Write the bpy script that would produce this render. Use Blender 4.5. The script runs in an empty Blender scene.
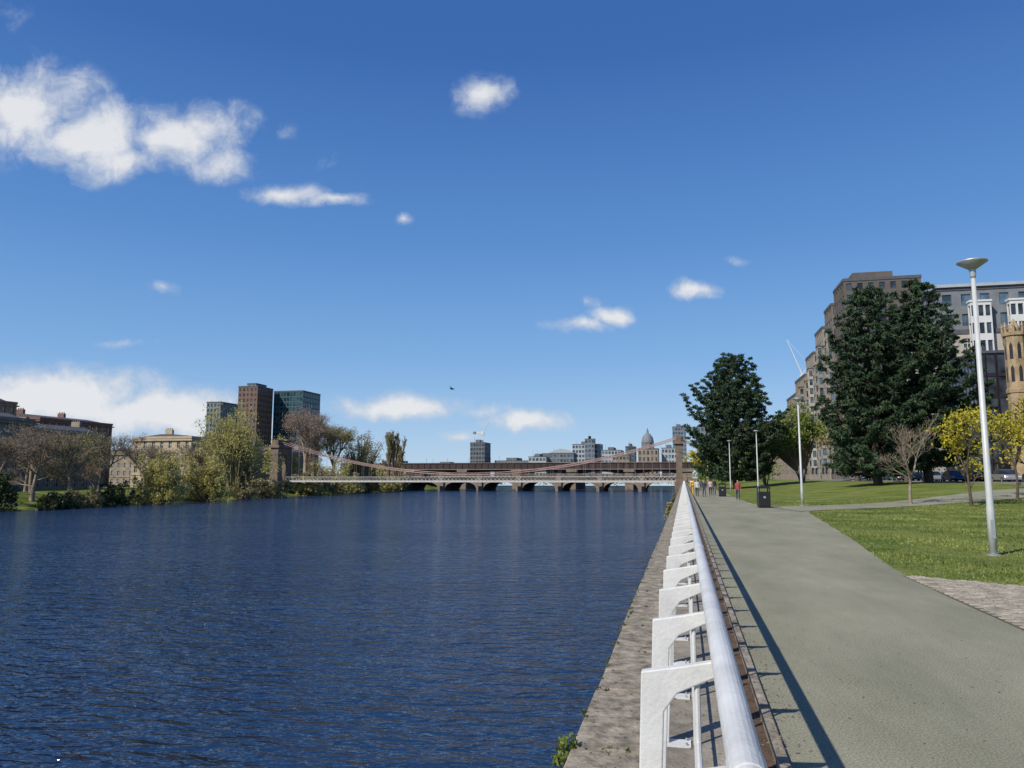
import bpy, math, random
import numpy as np
from mathutils import Vector, Matrix, noise
rad = math.radians
scene = bpy.context.scene
random.seed(7)

# ------------------------------------------------------------------ materials
def new_mat(name):
    m = bpy.data.materials.new(name); m.use_nodes = True
    nt = m.node_tree
    b = nt.nodes.get('Principled BSDF')
    return m, nt, b

def mat(name, col, rough=0.8, metal=0.0, scale=3.0, var=0.25, bump=0.0, bscale=None, detail=5.0, coord='Object', spec=0.3, col2=None, stretch=None):
    m, nt, b = new_mat(name)
    tc = nt.nodes.new('ShaderNodeTexCoord')
    mp = nt.nodes.new('ShaderNodeMapping')
    if stretch: mp.inputs['Scale'].default_value = stretch
    nt.links.new(tc.outputs[coord], mp.inputs[0])
    n = nt.nodes.new('ShaderNodeTexNoise'); n.inputs['Scale'].default_value = scale; n.inputs['Detail'].default_value = detail
    n.inputs['Roughness'].default_value = 0.65
    nt.links.new(mp.outputs[0], n.inputs['Vector'])
    r = nt.nodes.new('ShaderNodeValToRGB')
    r.color_ramp.elements[0].position = 0.3; r.color_ramp.elements[1].position = 0.7
    lo = [c*(1-var) for c in col]; hi = [min(1, c*(1+var)) for c in (col2 or col)]
    r.color_ramp.elements[0].color = (*lo, 1); r.color_ramp.elements[1].color = (*hi, 1)
    nt.links.new(n.outputs['Fac'], r.inputs[0]); nt.links.new(r.outputs[0], b.inputs['Base Color'])
    b.inputs['Roughness'].default_value = rough; b.inputs['Metallic'].default_value = metal
    b.inputs['Specular IOR Level'].default_value = spec
    if bump:
        n2 = nt.nodes.new('ShaderNodeTexNoise'); n2.inputs['Scale'].default_value = bscale or scale*6; n2.inputs['Detail'].default_value = 4
        nt.links.new(mp.outputs[0], n2.inputs['Vector'])
        bp = nt.nodes.new('ShaderNodeBump'); bp.inputs['Strength'].default_value = bump; bp.inputs['Distance'].default_value = 0.02
        nt.links.new(n2.outputs['Fac'], bp.inputs['Height']); nt.links.new(bp.outputs[0], b.inputs['Normal'])
    return m

def leaf_mat(name, dark, light, trans=0.25, rough=0.6):
    m, nt, b = new_mat(name)
    a = nt.nodes.new('ShaderNodeAttribute'); a.attribute_name = 'tint'
    r = nt.nodes.new('ShaderNodeValToRGB')
    r.color_ramp.elements[0].color = (*dark, 1); r.color_ramp.elements[1].color = (*light, 1)
    nt.links.new(a.outputs['Fac'], r.inputs[0]); nt.links.new(r.outputs[0], b.inputs['Base Color'])
    b.inputs['Roughness'].default_value = rough; b.inputs['Specular IOR Level'].default_value = 0.25
    if trans > 0:
        t = nt.nodes.new('ShaderNodeBsdfTranslucent'); nt.links.new(r.outputs[0], t.inputs[0])
        mx = nt.nodes.new('ShaderNodeMixShader'); mx.inputs[0].default_value = trans
        out = nt.nodes.get('Material Output')
        nt.links.new(b.outputs[0], mx.inputs[1]); nt.links.new(t.outputs[0], mx.inputs[2]); nt.links.new(mx.outputs[0], out.inputs[0])
    return m

def glass_mat(name, col, rough=0.08):
    m, nt, b = new_mat(name)
    tc = nt.nodes.new('ShaderNodeTexCoord')
    v = nt.nodes.new('ShaderNodeTexNoise'); v.inputs['Scale'].default_value = 0.45; v.inputs['Detail'].default_value = 1
    nt.links.new(tc.outputs['Object'], v.inputs['Vector'])
    r = nt.nodes.new('ShaderNodeValToRGB'); r.color_ramp.interpolation = 'LINEAR'
    r.color_ramp.elements[0].position = .4; r.color_ramp.elements[1].position = .65
    r.color_ramp.elements[0].color = (*[c*.5 for c in col], 1); r.color_ramp.elements[1].color = (*[min(1, c*2.2) for c in col], 1)
    nt.links.new(v.outputs['Fac'], r.inputs[0]); nt.links.new(r.outputs[0], b.inputs['Base Color'])
    b.inputs['Roughness'].default_value = rough; b.inputs['Specular IOR Level'].default_value = 0.7
    return m

M_white = mat('white_paint', (.60, .60, .575), .45, scale=3.5, var=.16, spec=.35, bump=.15, bscale=50, detail=8)
M_steel = mat('galvanised_steel', (.42, .44, .45), .45, .5, scale=8, var=.12)
M_lampw = mat('lamp_paint', (.50, .51, .50), .45, .1, scale=3, var=.08)
M_black = mat('black_paint', (.02, .02, .022), .4, scale=5, var=.2)
M_rubber = mat('rubber', (.02, .02, .02), .9)
M_bark = mat('bark', (.10, .075, .055), .95, scale=4, var=.4, bump=.5)
M_twig = mat('twigs', (.25, .20, .15), .9, scale=1, var=.3)
M_twig_olive = mat('olive_twigs', (.28, .25, .13), .9, scale=1, var=.3)
M_twig_red = mat('red_twigs', (.32, .25, .19), .9, scale=1, var=.3)
M_yellow = mat('yellow_paint', (.65, .42, .03), .5, scale=3, var=.1)
M_orange = mat('orange_plastic', (.65, .16, .03), .5, scale=3, var=.1)
L_pine = leaf_mat('pine_needles', (.010, .026, .014), (.070, .115, .052), .1)
L_fresh = leaf_mat('fresh_leaves', (.09, .13, .025), (.30, .35, .08), .35)
L_yellow = leaf_mat('yellow_green_leaves', (.33, .30, .03), (.66, .56, .06), .4)
L_willow = leaf_mat('willow_leaves', (.29, .27, .08), (.62, .57, .22), .4)
L_olive = leaf_mat('olive_leaves', (.18, .16, .07), (.40, .35, .17), .3)
L_dark = leaf_mat('dark_leaves', (.022, .034, .014), (.10, .12, .045), .1)
L_brown = leaf_mat('buds_brown', (.15, .115, .075), (.34, .27, .18), .2)
L_red = leaf_mat('buds_red', (.22, .16, .115), (.44, .33, .24), .2)
L_grass = leaf_mat('grass_blades', (.11, .15, .035), (.31, .34, .09), .3)
L_moss = leaf_mat('moss', (.045, .055, .015), (.13, .15, .04), .1)
G_dark = glass_mat('window_glass', (.03, .035, .045))
G_teal = glass_mat('teal_glass', (.010, .045, .06))
G_blue = glass_mat('blue_glass', (.05, .08, .11))
M_roof = mat('slate_roof', (.09, .09, .10), .7, scale=1, var=.2)

# ------------------------------------------------------------------ mesh helpers
def empty(name, loc, rotz=0.0):
    e = bpy.data.objects.new(name, None); scene.collection.objects.link(e)
    e.location = loc; e.rotation_euler = (0, 0, rotz); e.empty_display_size = .5
    return e

def mesh_np(name, V, F, material, tint=None, parent=None, smooth=False):
    V = np.asarray(V, dtype=np.float32); F = np.asarray(F, dtype=np.int32)
    me = bpy.data.meshes.new(name)
    k = F.shape[1]
    me.vertices.add(len(V)); me.vertices.foreach_set('co', V.ravel())
    me.loops.add(F.size); me.loops.foreach_set('vertex_index', F.ravel())
    me.polygons.add(len(F))
    me.polygons.foreach_set('loop_start', np.arange(0, F.size, k, dtype=np.int32))
    me.polygons.foreach_set('loop_total', np.full(len(F), k, dtype=np.int32))
    me.update(calc_edges=True)
    if tint is not None:
        a = me.attributes.new('tint', 'FLOAT', 'FACE'); a.data.foreach_set('value', np.clip(tint, 0, 1).astype(np.float32))
    if smooth: me.polygons.foreach_set('use_smooth', np.ones(len(F), dtype=bool))
    me.materials.append(material)
    ob = bpy.data.objects.new(name, me); scene.collection.objects.link(ob)
    if parent: ob.parent = parent
    return ob

class Builder:
    def __init__(s, name): s.name = name; s.parts = {}
    def add(s, part, m, vs, fs):
        if part in s.parts and s.parts[part][2] is not m: part = part+'_'+m.name
        if part not in s.parts: s.parts[part] = [[], [], m, False]
        p = s.parts[part]; o = len(p[0])
        p[0].extend([tuple(v) for v in vs]); p[1].extend([tuple(i+o for i in f) for f in fs])
    def quad(s, part, m, a, b, c, d): s.add(part, m, [a, b, c, d], [(0, 1, 2, 3)])
    def box(s, part, m, x0, x1, y0, y1, z0, z1):
        s.add(part, m, [(x0,y0,z0),(x1,y0,z0),(x1,y1,z0),(x0,y1,z0),(x0,y0,z1),(x1,y0,z1),(x1,y1,z1),(x0,y1,z1)],
              [(3,2,1,0),(4,5,6,7),(0,1,5,4),(1,2,6,5),(2,3,7,6),(3,0,4,7)])
    def tube(s, part, m, p0, p1, r0, r1=None, n=8, caps=True):
        r1 = r0 if r1 is None else r1
        p0 = Vector(p0); p1 = Vector(p1); d = (p1-p0).normalized()
        a = d.orthogonal().normalized(); b = d.cross(a)
        vs = []
        for p, r in ((p0, r0), (p1, r1)):
            for i in range(n):
                t = 2*math.pi*i/n; vs.append(p + a*math.cos(t)*r + b*math.sin(t)*r)
        fs = [(i, (i+1) % n, n+(i+1) % n, n+i) for i in range(n)]
        if caps: fs += [tuple(range(n-1, -1, -1)), tuple(range(n, 2*n))]
        s.add(part, m, vs, fs)
    def lathe(s, part, m, cx, cy, prof, n=16):
        vs = []
        for r, z in prof:
            for i in range(n):
                t = 2*math.pi*(i+.5)/n; vs.append((cx+r*math.cos(t), cy+r*math.sin(t), z))
        fs = []
        for j in range(len(prof)-1):
            for i in range(n): fs.append((j*n+i, j*n+(i+1) % n, (j+1)*n+(i+1) % n, (j+1)*n+i))
        fs.append(tuple(range(n-1, -1, -1))); fs.append(tuple(range((len(prof)-1)*n, len(prof)*n)))
        s.add(part, m, vs, fs)
    def prism(s, part, m, pts, axis, a0, a1):
        n = len(pts); vs = []
        for a in (a0, a1):
            for (u, v) in pts:
                vs.append({'x': (a, u, v), 'y': (u, a, v), 'z': (u, v, a)}[axis])
        fs = [tuple(range(n-1, -1, -1)), tuple(range(n, 2*n))] + [(i, (i+1) % n, n+(i+1) % n, n+i) for i in range(n)]
        s.add(part, m, vs, fs)
    def facade(s, P, u, n, W, z0, z1, cols, rows, wf=.45, hf=.55, depth=.18, wall=None, glass=None, wpart='walls', gpart='windows', frame=None, sill=.0, base=0):
        P = Vector(P); u = Vector(u); n = Vector(n); Z = Vector((0, 0, 1))
        cw = W/cols; ch = (z1-z0)/rows
        def pt(a, h, d=0.0): return P + u*a + Z*h - n*d
        for c in range(cols):
            for r in range(rows):
                a0 = c*cw; a1 = a0+cw; h0 = z0+r*ch; h1 = h0+ch
                b0 = a0+cw*(1-wf)/2; b1 = a1-cw*(1-wf)/2
                g0 = h0+ch*(1-hf)*.5; g1 = g0+ch*hf
                o = [pt(a0, h0), pt(a1, h0), pt(a1, h1), pt(a0, h1)]
                i_ = [pt(b0, g0), pt(b1, g0), pt(b1, g1), pt(b0, g1)]
                k = [pt(b0, g0, depth), pt(b1, g0, depth), pt(b1, g1, depth), pt(b0, g1, depth)]
                vs = o+i_+k
                fs = [(0,1,5,4),(1,2,6,5),(2,3,7,6),(3,0,4,7),(4,5,9,8),(5,6,10,9),(6,7,11,10),(7,4,8,11)]
                s.add(wpart, wall, vs, fs)
                s.add(gpart, glass, k, [(0,1,2,3)])
                if frame:
                    am = (b0+b1)/2; e = .05
                    s.quad('frames', frame, pt(am-e, g0, depth-.04), pt(am+e, g0, depth-.04), pt(am+e, g1, depth-.04), pt(am-e, g1, depth-.04))
                    hm = (g0+g1)/2
                    s.quad('frames', frame, pt(b0, hm-e, depth-.045), pt(b1, hm-e, depth-.045), pt(b1, hm+e, depth-.045), pt(b0, hm+e, depth-.045))
    def done(s, origin=(0, 0, 0), rotz=0, local=False, smooth=(), bevel=None, pos=None):
        ox, oy, oz = origin
        e = empty(s.name, origin if not local else (pos or origin), rotz)
        for pn, (vs, fs, m, _) in s.parts.items():
            if not local: vs = [(x-ox, y-oy, z-oz) for x, y, z in vs]
            me = bpy.data.meshes.new(pn); me.from_pydata(vs, [], fs); me.update()
            me.materials.append(m)
            if pn in smooth:
                for p in me.polygons: p.use_smooth = True
            ob = bpy.data.objects.new(pn, me); scene.collection.objects.link(ob); ob.parent = e
            if bevel and pn in bevel:
                bm = ob.modifiers.new('b', 'BEVEL'); bm.width = bevel[pn]; bm.segments = 2; bm.limit_method = 'ANGLE'
        return e

# ------------------------------------------------------------------ ground
WATER = -3.65
def sm(t): t = max(0.0, min(1.0, t)); return t*t*(3-2*t)
def g(x, y): return 1.3*sm((x-7)/20)*sm((y-45)/45)
def shore(y): return -104-.045*y
def gl(x, y):
    d = shore(y)-x
    return -4.3+3.3*sm((d+2)/17)

def grid(xs, ys, fz):
    V = [(x, y, fz(x, y)) for y in ys for x in xs]
    nx = len(xs); F = [(j*nx+i, j*nx+i+1, (j+1)*nx+i+1, (j+1)*nx+i) for j in range(len(ys)-1) for i in range(nx-1)]
    return V, F

m_ground, nt, b = new_mat('ground_grass')
tc = nt.nodes.new('ShaderNodeTexCoord')
n1 = nt.nodes.new('ShaderNodeTexNoise'); n1.inputs['Scale'].default_value = .30; n1.inputs['Detail'].default_value = 9; n1.inputs['Roughness'].default_value = .78
n2 = nt.nodes.new('ShaderNodeTexNoise'); n2.inputs['Scale'].default_value = 9; n2.inputs['Detail'].default_value = 6; n2.inputs['Roughness'].default_value = .8
for n in (n1, n2): nt.links.new(tc.outputs['Object'], n.inputs['Vector'])
r1 = nt.nodes.new('ShaderNodeValToRGB'); r1.color_ramp.elements[0].position = .38; r1.color_ramp.elements[1].position = .64
r1.color_ramp.elements[0].color = (.085, .135, .024, 1); r1.color_ramp.elements[1].color = (.25, .26, .08, 1)
r2 = nt.nodes.new('ShaderNodeValToRGB'); r2.color_ramp.elements[0].position = .3; r2.color_ramp.elements[1].position = .7
r2.color_ramp.elements[0].color = (.55, .55, .5, 1); r2.color_ramp.elements[1].color = (1.25, 1.25, 1.1, 1)
mx = nt.nodes.new('ShaderNodeMix'); mx.data_type = 'RGBA'; mx.blend_type = 'MULTIPLY'; mx.inputs[0].default_value = 1
nt.links.new(n1.outputs['Fac'], r1.inputs[0]); nt.links.new(n2.outputs['Fac'], r2.inputs[0])
nt.links.new(r1.outputs[0], mx.inputs[6]); nt.links.new(r2.outputs[0], mx.inputs[7]); nt.links.new(mx.outputs[2], b.inputs['Base Color'])
b.inputs['Roughness'].default_value = .95; b.inputs['Specular IOR Level'].default_value = .1
bp = nt.nodes.new('ShaderNodeBump'); bp.inputs['Strength'].default_value = .6; bp.inputs['Distance'].default_value = .05
nt.links.new(n2.outputs['Fac'], bp.inputs['Height']); nt.links.new(bp.outputs[0], b.inputs['Normal'])

V = []; F = []
def addg(v, f):
    o = len(V); V.extend(v); F.extend([tuple(i+o for i in q) for q in f])
ys = [-60, -30, 0]+list(range(10, 140, 2))+[140, 160, 200, 260, 340, 440, 520, 700, 1000, 1600, 3500]
addg(*grid([.6, 2, 4]+[6+i*1.5 for i in range(24)]+[44, 50, 60, 90, 200, 600, 3000], ys, lambda x, y: g(x, y)-.006))
ysl = [-200, -60]+list(range(0, 520, 10))+[520]
def leftgrid(xs_off, ys):
    v = []
    for y in ys:
        for o in xs_off:
            x = shore(y)+2-o; z = gl(x, y)
            if 3 < o < 40: z += .25*math.sin(x*.7+y*.31)+.2*math.sin(y*.23-x*.4)
            v.append((x, y, z))
    nx = len(xs_off); f = [(j*nx+i, j*nx+i+1, (j+1)*nx+i+1, (j+1)*nx+i) for j in range(len(ys)-1) for i in range(nx-1)]
    return v, f
addg(*leftgrid([0, 2, 4, 6, 8, 10, 13, 16, 19, 25, 40, 80, 300, 1000, 3500], ysl))
addg(*grid([-3600, -1000, -400, -131, .6], [520, 700, 1000, 1600, 3500], lambda x, y: -1.0))
me = bpy.data.meshes.new('ground'); me.from_pydata(V, [], F); me.materials.append(m_ground); me.update()
ground = bpy.data.objects.new('ground', me); scene.collection.objects.link(ground)

# water
mw, nt, b = new_mat('river_water')
b.inputs['Base Color'].default_value = (.013, .036, .088, 1); b.inputs['Roughness'].default_value = .09; b.inputs['IOR'].default_value = 1.33
tc = nt.nodes.new('ShaderNodeTexCoord')
def wav(scale, stretch, rot, det, dist):
    mp = nt.nodes.new('ShaderNodeMapping'); mp.inputs['Scale'].default_value = stretch; mp.inputs['Rotation'].default_value = (0, 0, rot)
    nt.links.new(tc.outputs['Object'], mp.inputs[0])
    n = nt.nodes.new('ShaderNodeTexNoise'); n.inputs['Scale'].default_value = scale; n.inputs['Detail'].default_value = det; n.inputs['Distortion'].default_value = dist
    nt.links.new(mp.outputs[0], n.inputs['Vector']); return n
wa = wav(.75, (1, 2.2, 1), rad(-20), 2, .5); wb = wav(2.4, (1, 1.8, 1), rad(8), 2, .3); wc = wav(.045, (1, 2.2, 1), rad(10), 3, .5)
ad = nt.nodes.new('ShaderNodeMath'); ad.operation = 'MULTIPLY_ADD'; ad.inputs[1].default_value = .34
nt.links.new(wb.outputs['Fac'], ad.inputs[0]); nt.links.new(wa.outputs['Fac'], ad.inputs[2])
mr = nt.nodes.new('ShaderNodeMapRange'); mr.inputs[1].default_value = .35; mr.inputs[2].default_value = .65; mr.inputs[3].default_value = .65; mr.inputs[4].default_value = 1.0
nt.links.new(wc.outputs['Fac'], mr.inputs[0])
bp = nt.nodes.new('ShaderNodeBump'); bp.inputs['Distance'].default_value = .66
nt.links.new(ad.outputs[0], bp.inputs['Height']); nt.links.new(mr.outputs[0], bp.inputs['Strength']); nt.links.new(bp.outputs[0], b.inputs['Normal'])
mesh_np('water', [(-140, -200, WATER), (-.8, -200, WATER), (-.8, 560, WATER), (-140, 560, WATER)], [(0, 1, 2, 3)], mw)

# path
def asphalt(name, c1, c2, speck):
    m, nt, b = new_mat(name)
    tc = nt.nodes.new('ShaderNodeTexCoord')
    a = nt.nodes.new('ShaderNodeTexNoise'); a.inputs['Scale'].default_value = .6; a.inputs['Detail'].default_value = 10; a.inputs['Roughness'].default_value = .68
    mp = nt.nodes.new('ShaderNodeMapping'); mp.inputs['Scale'].default_value = (1, .35, 1)
    nt.links.new(tc.outputs['Object'], mp.inputs[0]); nt.links.new(mp.outputs[0], a.inputs['Vector'])
    s = nt.nodes.new('ShaderNodeTexNoise'); s.inputs['Scale'].default_value = 60; s.inputs['Detail'].default_value = 3
    nt.links.new(tc.outputs['Object'], s.inputs['Vector'])
    r = nt.nodes.new('ShaderNodeValToRGB'); r.color_ramp.elements[0].position = .34; r.color_ramp.elements[1].position = .68
    r.color_ramp.elements[0].color = (*c1, 1); r.color_ramp.elements[1].color = (*c2, 1)
    r2 = nt.nodes.new('ShaderNodeValToRGB'); r2.color_ramp.elements[0].position = .35; r2.color_ramp.elements[1].position = .65
    r2.color_ramp.elements[0].color = (speck, speck, speck, 1); r2.color_ramp.elements[1].color = (1.2, 1.2, 1.16, 1)
    mx = nt.nodes.new('ShaderNodeMix'); mx.data_type = 'RGBA'; mx.blend_type = 'MULTIPLY'; mx.inputs[0].default_value = 1
    nt.links.new(a.outputs['Fac'], r.inputs[0]); nt.links.new(s.outputs['Fac'], r2.inputs[0])
    nt.links.new(r.outputs[0], mx.inputs[6]); nt.links.new(r2.outputs[0], mx.inputs[7])
    vo = nt.nodes.new('ShaderNodeTexVoronoi'); vo.inputs['Scale'].default_value = 1.7
    nt.links.new(tc.outputs['Object'], vo.inputs['Vector'])
    r3 = nt.nodes.new('ShaderNodeValToRGB'); r3.color_ramp.elements[0].position = .02; r3.color_ramp.elements[1].position = .045
    r3.color_ramp.elements[0].color = (.55, .55, .5, 1); r3.color_ramp.elements[1].color = (1, 1, 1, 1)
    nt.links.new(vo.outputs['Distance'], r3.inputs[0])
    mx2 = nt.nodes.new('ShaderNodeMix'); mx2.data_type = 'RGBA'; mx2.blend_type = 'MULTIPLY'; mx2.inputs[0].default_value = 1
    nt.links.new(mx.outputs[2], mx2.inputs[6]); nt.links.new(r3.outputs[0], mx2.inputs[7])
    nt.links.new(mx2.outputs[2], b.inputs['Base Color'])
    b.inputs['Roughness'].default_value = .92; b.inputs['Specular IOR Level'].default_value = .2
    bp = nt.nodes.new('ShaderNodeBump'); bp.inputs['Strength'].default_value = .5; bp.inputs['Distance'].default_value = .012
    nt.links.new(s.outputs['Fac'], bp.inputs['Height']); nt.links.new(bp.outputs[0], b.inputs['Normal'])
    return m
M_path = asphalt('path_asphalt', (.22, .215, .15), (.335, .32, .235), .66)
M_road = asphalt('road_asphalt', (.045, .045, .047), (.07, .07, .07), .8)

edge = [(-30, 4.0), (14, 4.0), (16.2, 4.1), (20, 4.4), (25.8, 5.0), (32, 5.5), (38, 6.0), (43, 6.4), (46, 6.8), (47, 7.2), (52.5, 5.4), (54, 5.0), (60, 4.8), (100, 4.8), (260, 4.8)]
def redge(y):
    for (y0, x0), (y1, x1) in zip(edge, edge[1:]):
        if y0 <= y <= y1: return x0+(x1-x0)*(y-y0)/(y1-y0)
    return 4.8
pv = []; pf = []
pys = sorted(set([-30, 260]+[e[0] for e in edge]+[i*2 for i in range(-10, 60)]))
for y in pys: pv += [(.62, y, .0), (redge(y)+.05*math.sin(y*1.7)*(y > 17), y, .0)]
for i in range(len(pys)-1): pf.append((2*i, 2*i+1, 2*i+3, 2*i+2))
mesh_np('path', pv, pf, M_path)
lo = [(6.2, 45.5), (9, 49), (13, 53), (18, 58), (24.4, 63), (40, 74)]; up = [(5.0, 53), (9, 55.5), (13, 59), (18, 65), (24, 71), (40, 84)]
pv = []; pf = []
for i in range(len(lo)-1):
    for s in range(6):
        t = s/6
        for P in (lo, up):
            x = P[i][0]*(1-t)+P[i+1][0]*t; y = P[i][1]*(1-t)+P[i+1][1]*t; pv.append((x, y, g(x, y)+.02))
for i in range(len(pv)//2-1): pf.append((2*i, 2*i+1, 2*i+3, 2*i+2))
mesh_np('branch_path', pv, pf, M_path)

# cobbled paving: real setts
rs = np.random.RandomState(3)
M_cob = mat('cobble_stone', (.30, .265, .21), .85, scale=3.5, var=.45, bump=.4, bscale=40)
M_cobbase = mat('cobble_joint', (.13, .12, .08), .95, scale=6, var=.3)
cb = Builder('cobbled_paving')
def clim(x): return 16.35-(x-4.0)*.72
cb.quad('joints', M_cobbase, (4.01, -2, .0025), (12, -2, .0025), (12, clim(12), .0025), (4.01, clim(4)-.1, .0025))
yy = 5.0
row = 0
while yy < 16.2:
    xx = 4.03+(row % 2)*.08
    while xx < 9:
        w = rs.uniform(.14, .2)
        if yy+.11 < clim(xx):
            h = rs.uniform(.006, .022)
            x0, x1, y0, y1 = xx+.008, xx+w-.008, yy+.006, yy+.104; e = .015
            cb.add('setts', M_cob, [(x0,y0,.0),(x1,y0,.0),(x1,y1,.0),(x0,y1,.0),(x0+e,y0+e,h),(x1-e,y0+e,h),(x1-e,y1-e,h),(x0+e,y1-e,h)],
                   [(4,5,6,7),(0,1,5,4),(1,2,6,5),(2,3,7,6),(3,0,4,7)])
        xx += w
    yy += .11; row += 1
cb.done((4.4, 10, 0))

# quay wall, coping, kerb
M_cop = mat('coping_stone', (.20, .165, .12), .9, scale=5.5, var=.6, bump=.9, bscale=20, detail=12, col2=(.27, .235, .18))
M_conc = mat('weathered_concrete', (.25, .22, .175), .9, scale=2.6, var=.5, bump=.6, bscale=30, detail=10)
M_rust = mat('rusty_gutter', (.10, .065, .045), .95, scale=5, var=.5, bump=.6, bscale=30, detail=8)
qw = Builder('quay_wall')
qw.box('wall', M_cop, -.75, -.15, -40, 520, -5, -.07)
y = -8.0
while y < 520:
    L = 1.5 if y < 60 else 12
    o = rs.uniform(-.014, .014)
    qw.box('coping', M_cop, -.795+o, -.32, y+.008, y+L-.008, -.066, .02+o*.6)
    y += L
qw.box('slab', M_conc, -.30, .36, -40, 520, -.5, .0)
qw.done((-.7, 0, 0), bevel={'coping': .012})
kb = Builder('kerb')
kb.box('gutter', M_rust, .362, .54, -40, 262, -.3, -.025)
y = -8.0
while y < 262:
    L = 1.0 if y < 50 else 10
    kb.box('kerb_stone', M_cop, .54, .615, y+.005, y+L-.005, -.3, .045)
    y += L
kb.done((.5, 0, 0), bevel={'kerb_stone': .01})

N = 3800
X = np.where(rs.uniform(0, 1, N) < .5, rs.normal(.45, .09, N), rs.normal(.68, .10, N)); X[:1500] = rs.uniform(-.74, .34, 1500)
Yv = rs.uniform(2, 28, N); Zv = np.where(X > .62, .004, np.where(X > .54, .05, np.where(X > .362, -.018, np.where(X < -.31, .033, .006))))
X[3300:] = rs.uniform(.7, 4.0, 500); Zv[3300:] = .004
a_ = rs.uniform(0, 6.28, N); s_ = rs.uniform(.006, .018, N)
P = np.stack([X, Yv, Zv], 1); u = np.stack([np.cos(a_)*s_, np.sin(a_)*s_, 0*a_], 1); w_ = np.stack([-np.sin(a_)*s_*.6, np.cos(a_)*s_*.6, rs.uniform(0, .006, N)], 1)
mesh_np('leaf_litter', np.stack([P-u, P-w_*[1, 1, 0], P+u, P+w_], 1).reshape(-1, 3), np.arange(4*N).reshape(N, 4), L_brown, tint=rs.uniform(0, 1, N))

# railing
rb = Builder('riverside_railing')
prof = [(-.235, .012), (-.150, .012), (-.105, .90), (-.05, .975), (.105, 1.045), (.105, 1.11), (-.02, 1.085), (-.195, 1.055)]
y = -2.9+.26
ymax = 236
while y < ymax:
    rb.prism('posts', M_white, prof, 'y', y-.024, y+.024)
    rb.box('base_plates', M_white, -.28, .0, y-.07, y+.07, .001, .013)
    for bx in (-.265, -.03):
        for by in (-.05, .05):
            if y < 20: rb.tube('bolts', M_steel, (bx, y+by, .0135), (bx, y+by, .03), .009, n=6)
    rb.tube('struts', M_white, (.03, y, .006), (.03, y, 1.05), .012, n=8)
    y += 1.2
def seg(part, x, z, r, n):
    yy = -4.0
    while yy < ymax:
        rb.tube(part, M_white, (x, yy, z), (x, min(ymax, yy+6)-.004, z), r, n=n, caps=True); yy += 6
seg('handrail', .13, 1.15, .046, 20)
for z in (.18, .38, .58, .78): seg('lower_rails', .03, z, .011, 8)
yy = 2.0
while yy < 60: rb.tube('rail_sleeves', M_white, (.13, yy-.06, 1.15), (.13, yy+.06, 1.15), .049, n=20); yy += 6
rb.done((0, 0, 0), smooth=(), bevel={'posts': .006})

# ------------------------------------------------------------------ street lamps
def lamp(x, y, z, H=7.2):
    b = Builder('street_lamp')
    b.lathe('base', M_steel, 0, 0, [(.16, -.02), (.16, .02), (.10, .025)], 14)
    b.lathe('pole', M_lampw, 0, 0, [(.095, .02), (.092, 1.1), (.08, 1.2), (.05, H-.35)], 14)
    b.lathe('neck', M_steel, 0, 0, [(.05, H-.35), (.07, H-.3), (.08, H-.12)], 14)
    b.lathe('dish', M_steel, 0, 0, [(.08, H-.12), (.35, H+.06), (.355, H+.09), (.2, H+.14), (.05, H+.16)], 24)
    b.box('door', M_steel, -.045, .045, -.099, -.090, .4, .85)
    b.done((x, y, z), local=True, smooth=('pole', 'dish'))
lamp(7.26, 21.0, 0)
lamp(7.8, 55.7, g(7.8, 55.7))
lamp(8.3, 93, g(8.3, 93))
lamp(6.6, 117, 0)
lamp(5.6, 150, 0); lamp(5.6, 190, 0)

def litter_bin(x, y, rot):
    b = Builder('litter_bin')
    b.box('body', M_black, -.36, .36, -.33, .33, .06, 1.0)
    b.box('foot', M_black, -.32, .32, -.29, .29, 0, .06)
    for sx in (-.34, .28):
        for sy in (-.31, .25): b.box('hood_posts', M_black, sx, sx+.06, sy, sy+.06, 1.0, 1.2)
    b.prism('hood', M_black, [(-.38, 1.2), (.38, 1.2), (.38, 1.25), (.2, 1.36), (-.2, 1.36), (-.38, 1.25)], 'y', -.36, .36)
    b.box('label', M_steel, -.07, .07, -.338, -.331, .60, .72)
    b.done((x, y, 0), rotz=rot, local=True, bevel={'body': .03})
litter_bin(4.85, 51.0, .1); litter_bin(3.75, 81, 0)

b = Builder('life_ring_station')
b.tube('post', M_yellow, (0, 0, 0), (0, 0, 1.25), .05, n=10)
b.box('housing', M_yellow, -.22, .22, -.07, .07, 1.0, 1.45)
ring = 20
for i in range(ring):
    a0 = 2*math.pi*i/ring; a1 = 2*math.pi*(i+1)/ring
    b.tube('ring', M_orange, (math.cos(a0)*.16, -.11, 1.22+math.sin(a0)*.16), (math.cos(a1)*.16, -.11, 1.22+math.sin(a1)*.16), .035, n=8)
b.done((.85, 84, 0), local=True)

# ------------------------------------------------------------------ trees
def rot_axis(d, ang, az):
    a = d.orthogonal().normalized()
    a = Matrix.Rotation(az, 3, d) @ a
    return (Matrix.Rotation(ang, 3, a) @ d).normalized()

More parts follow.
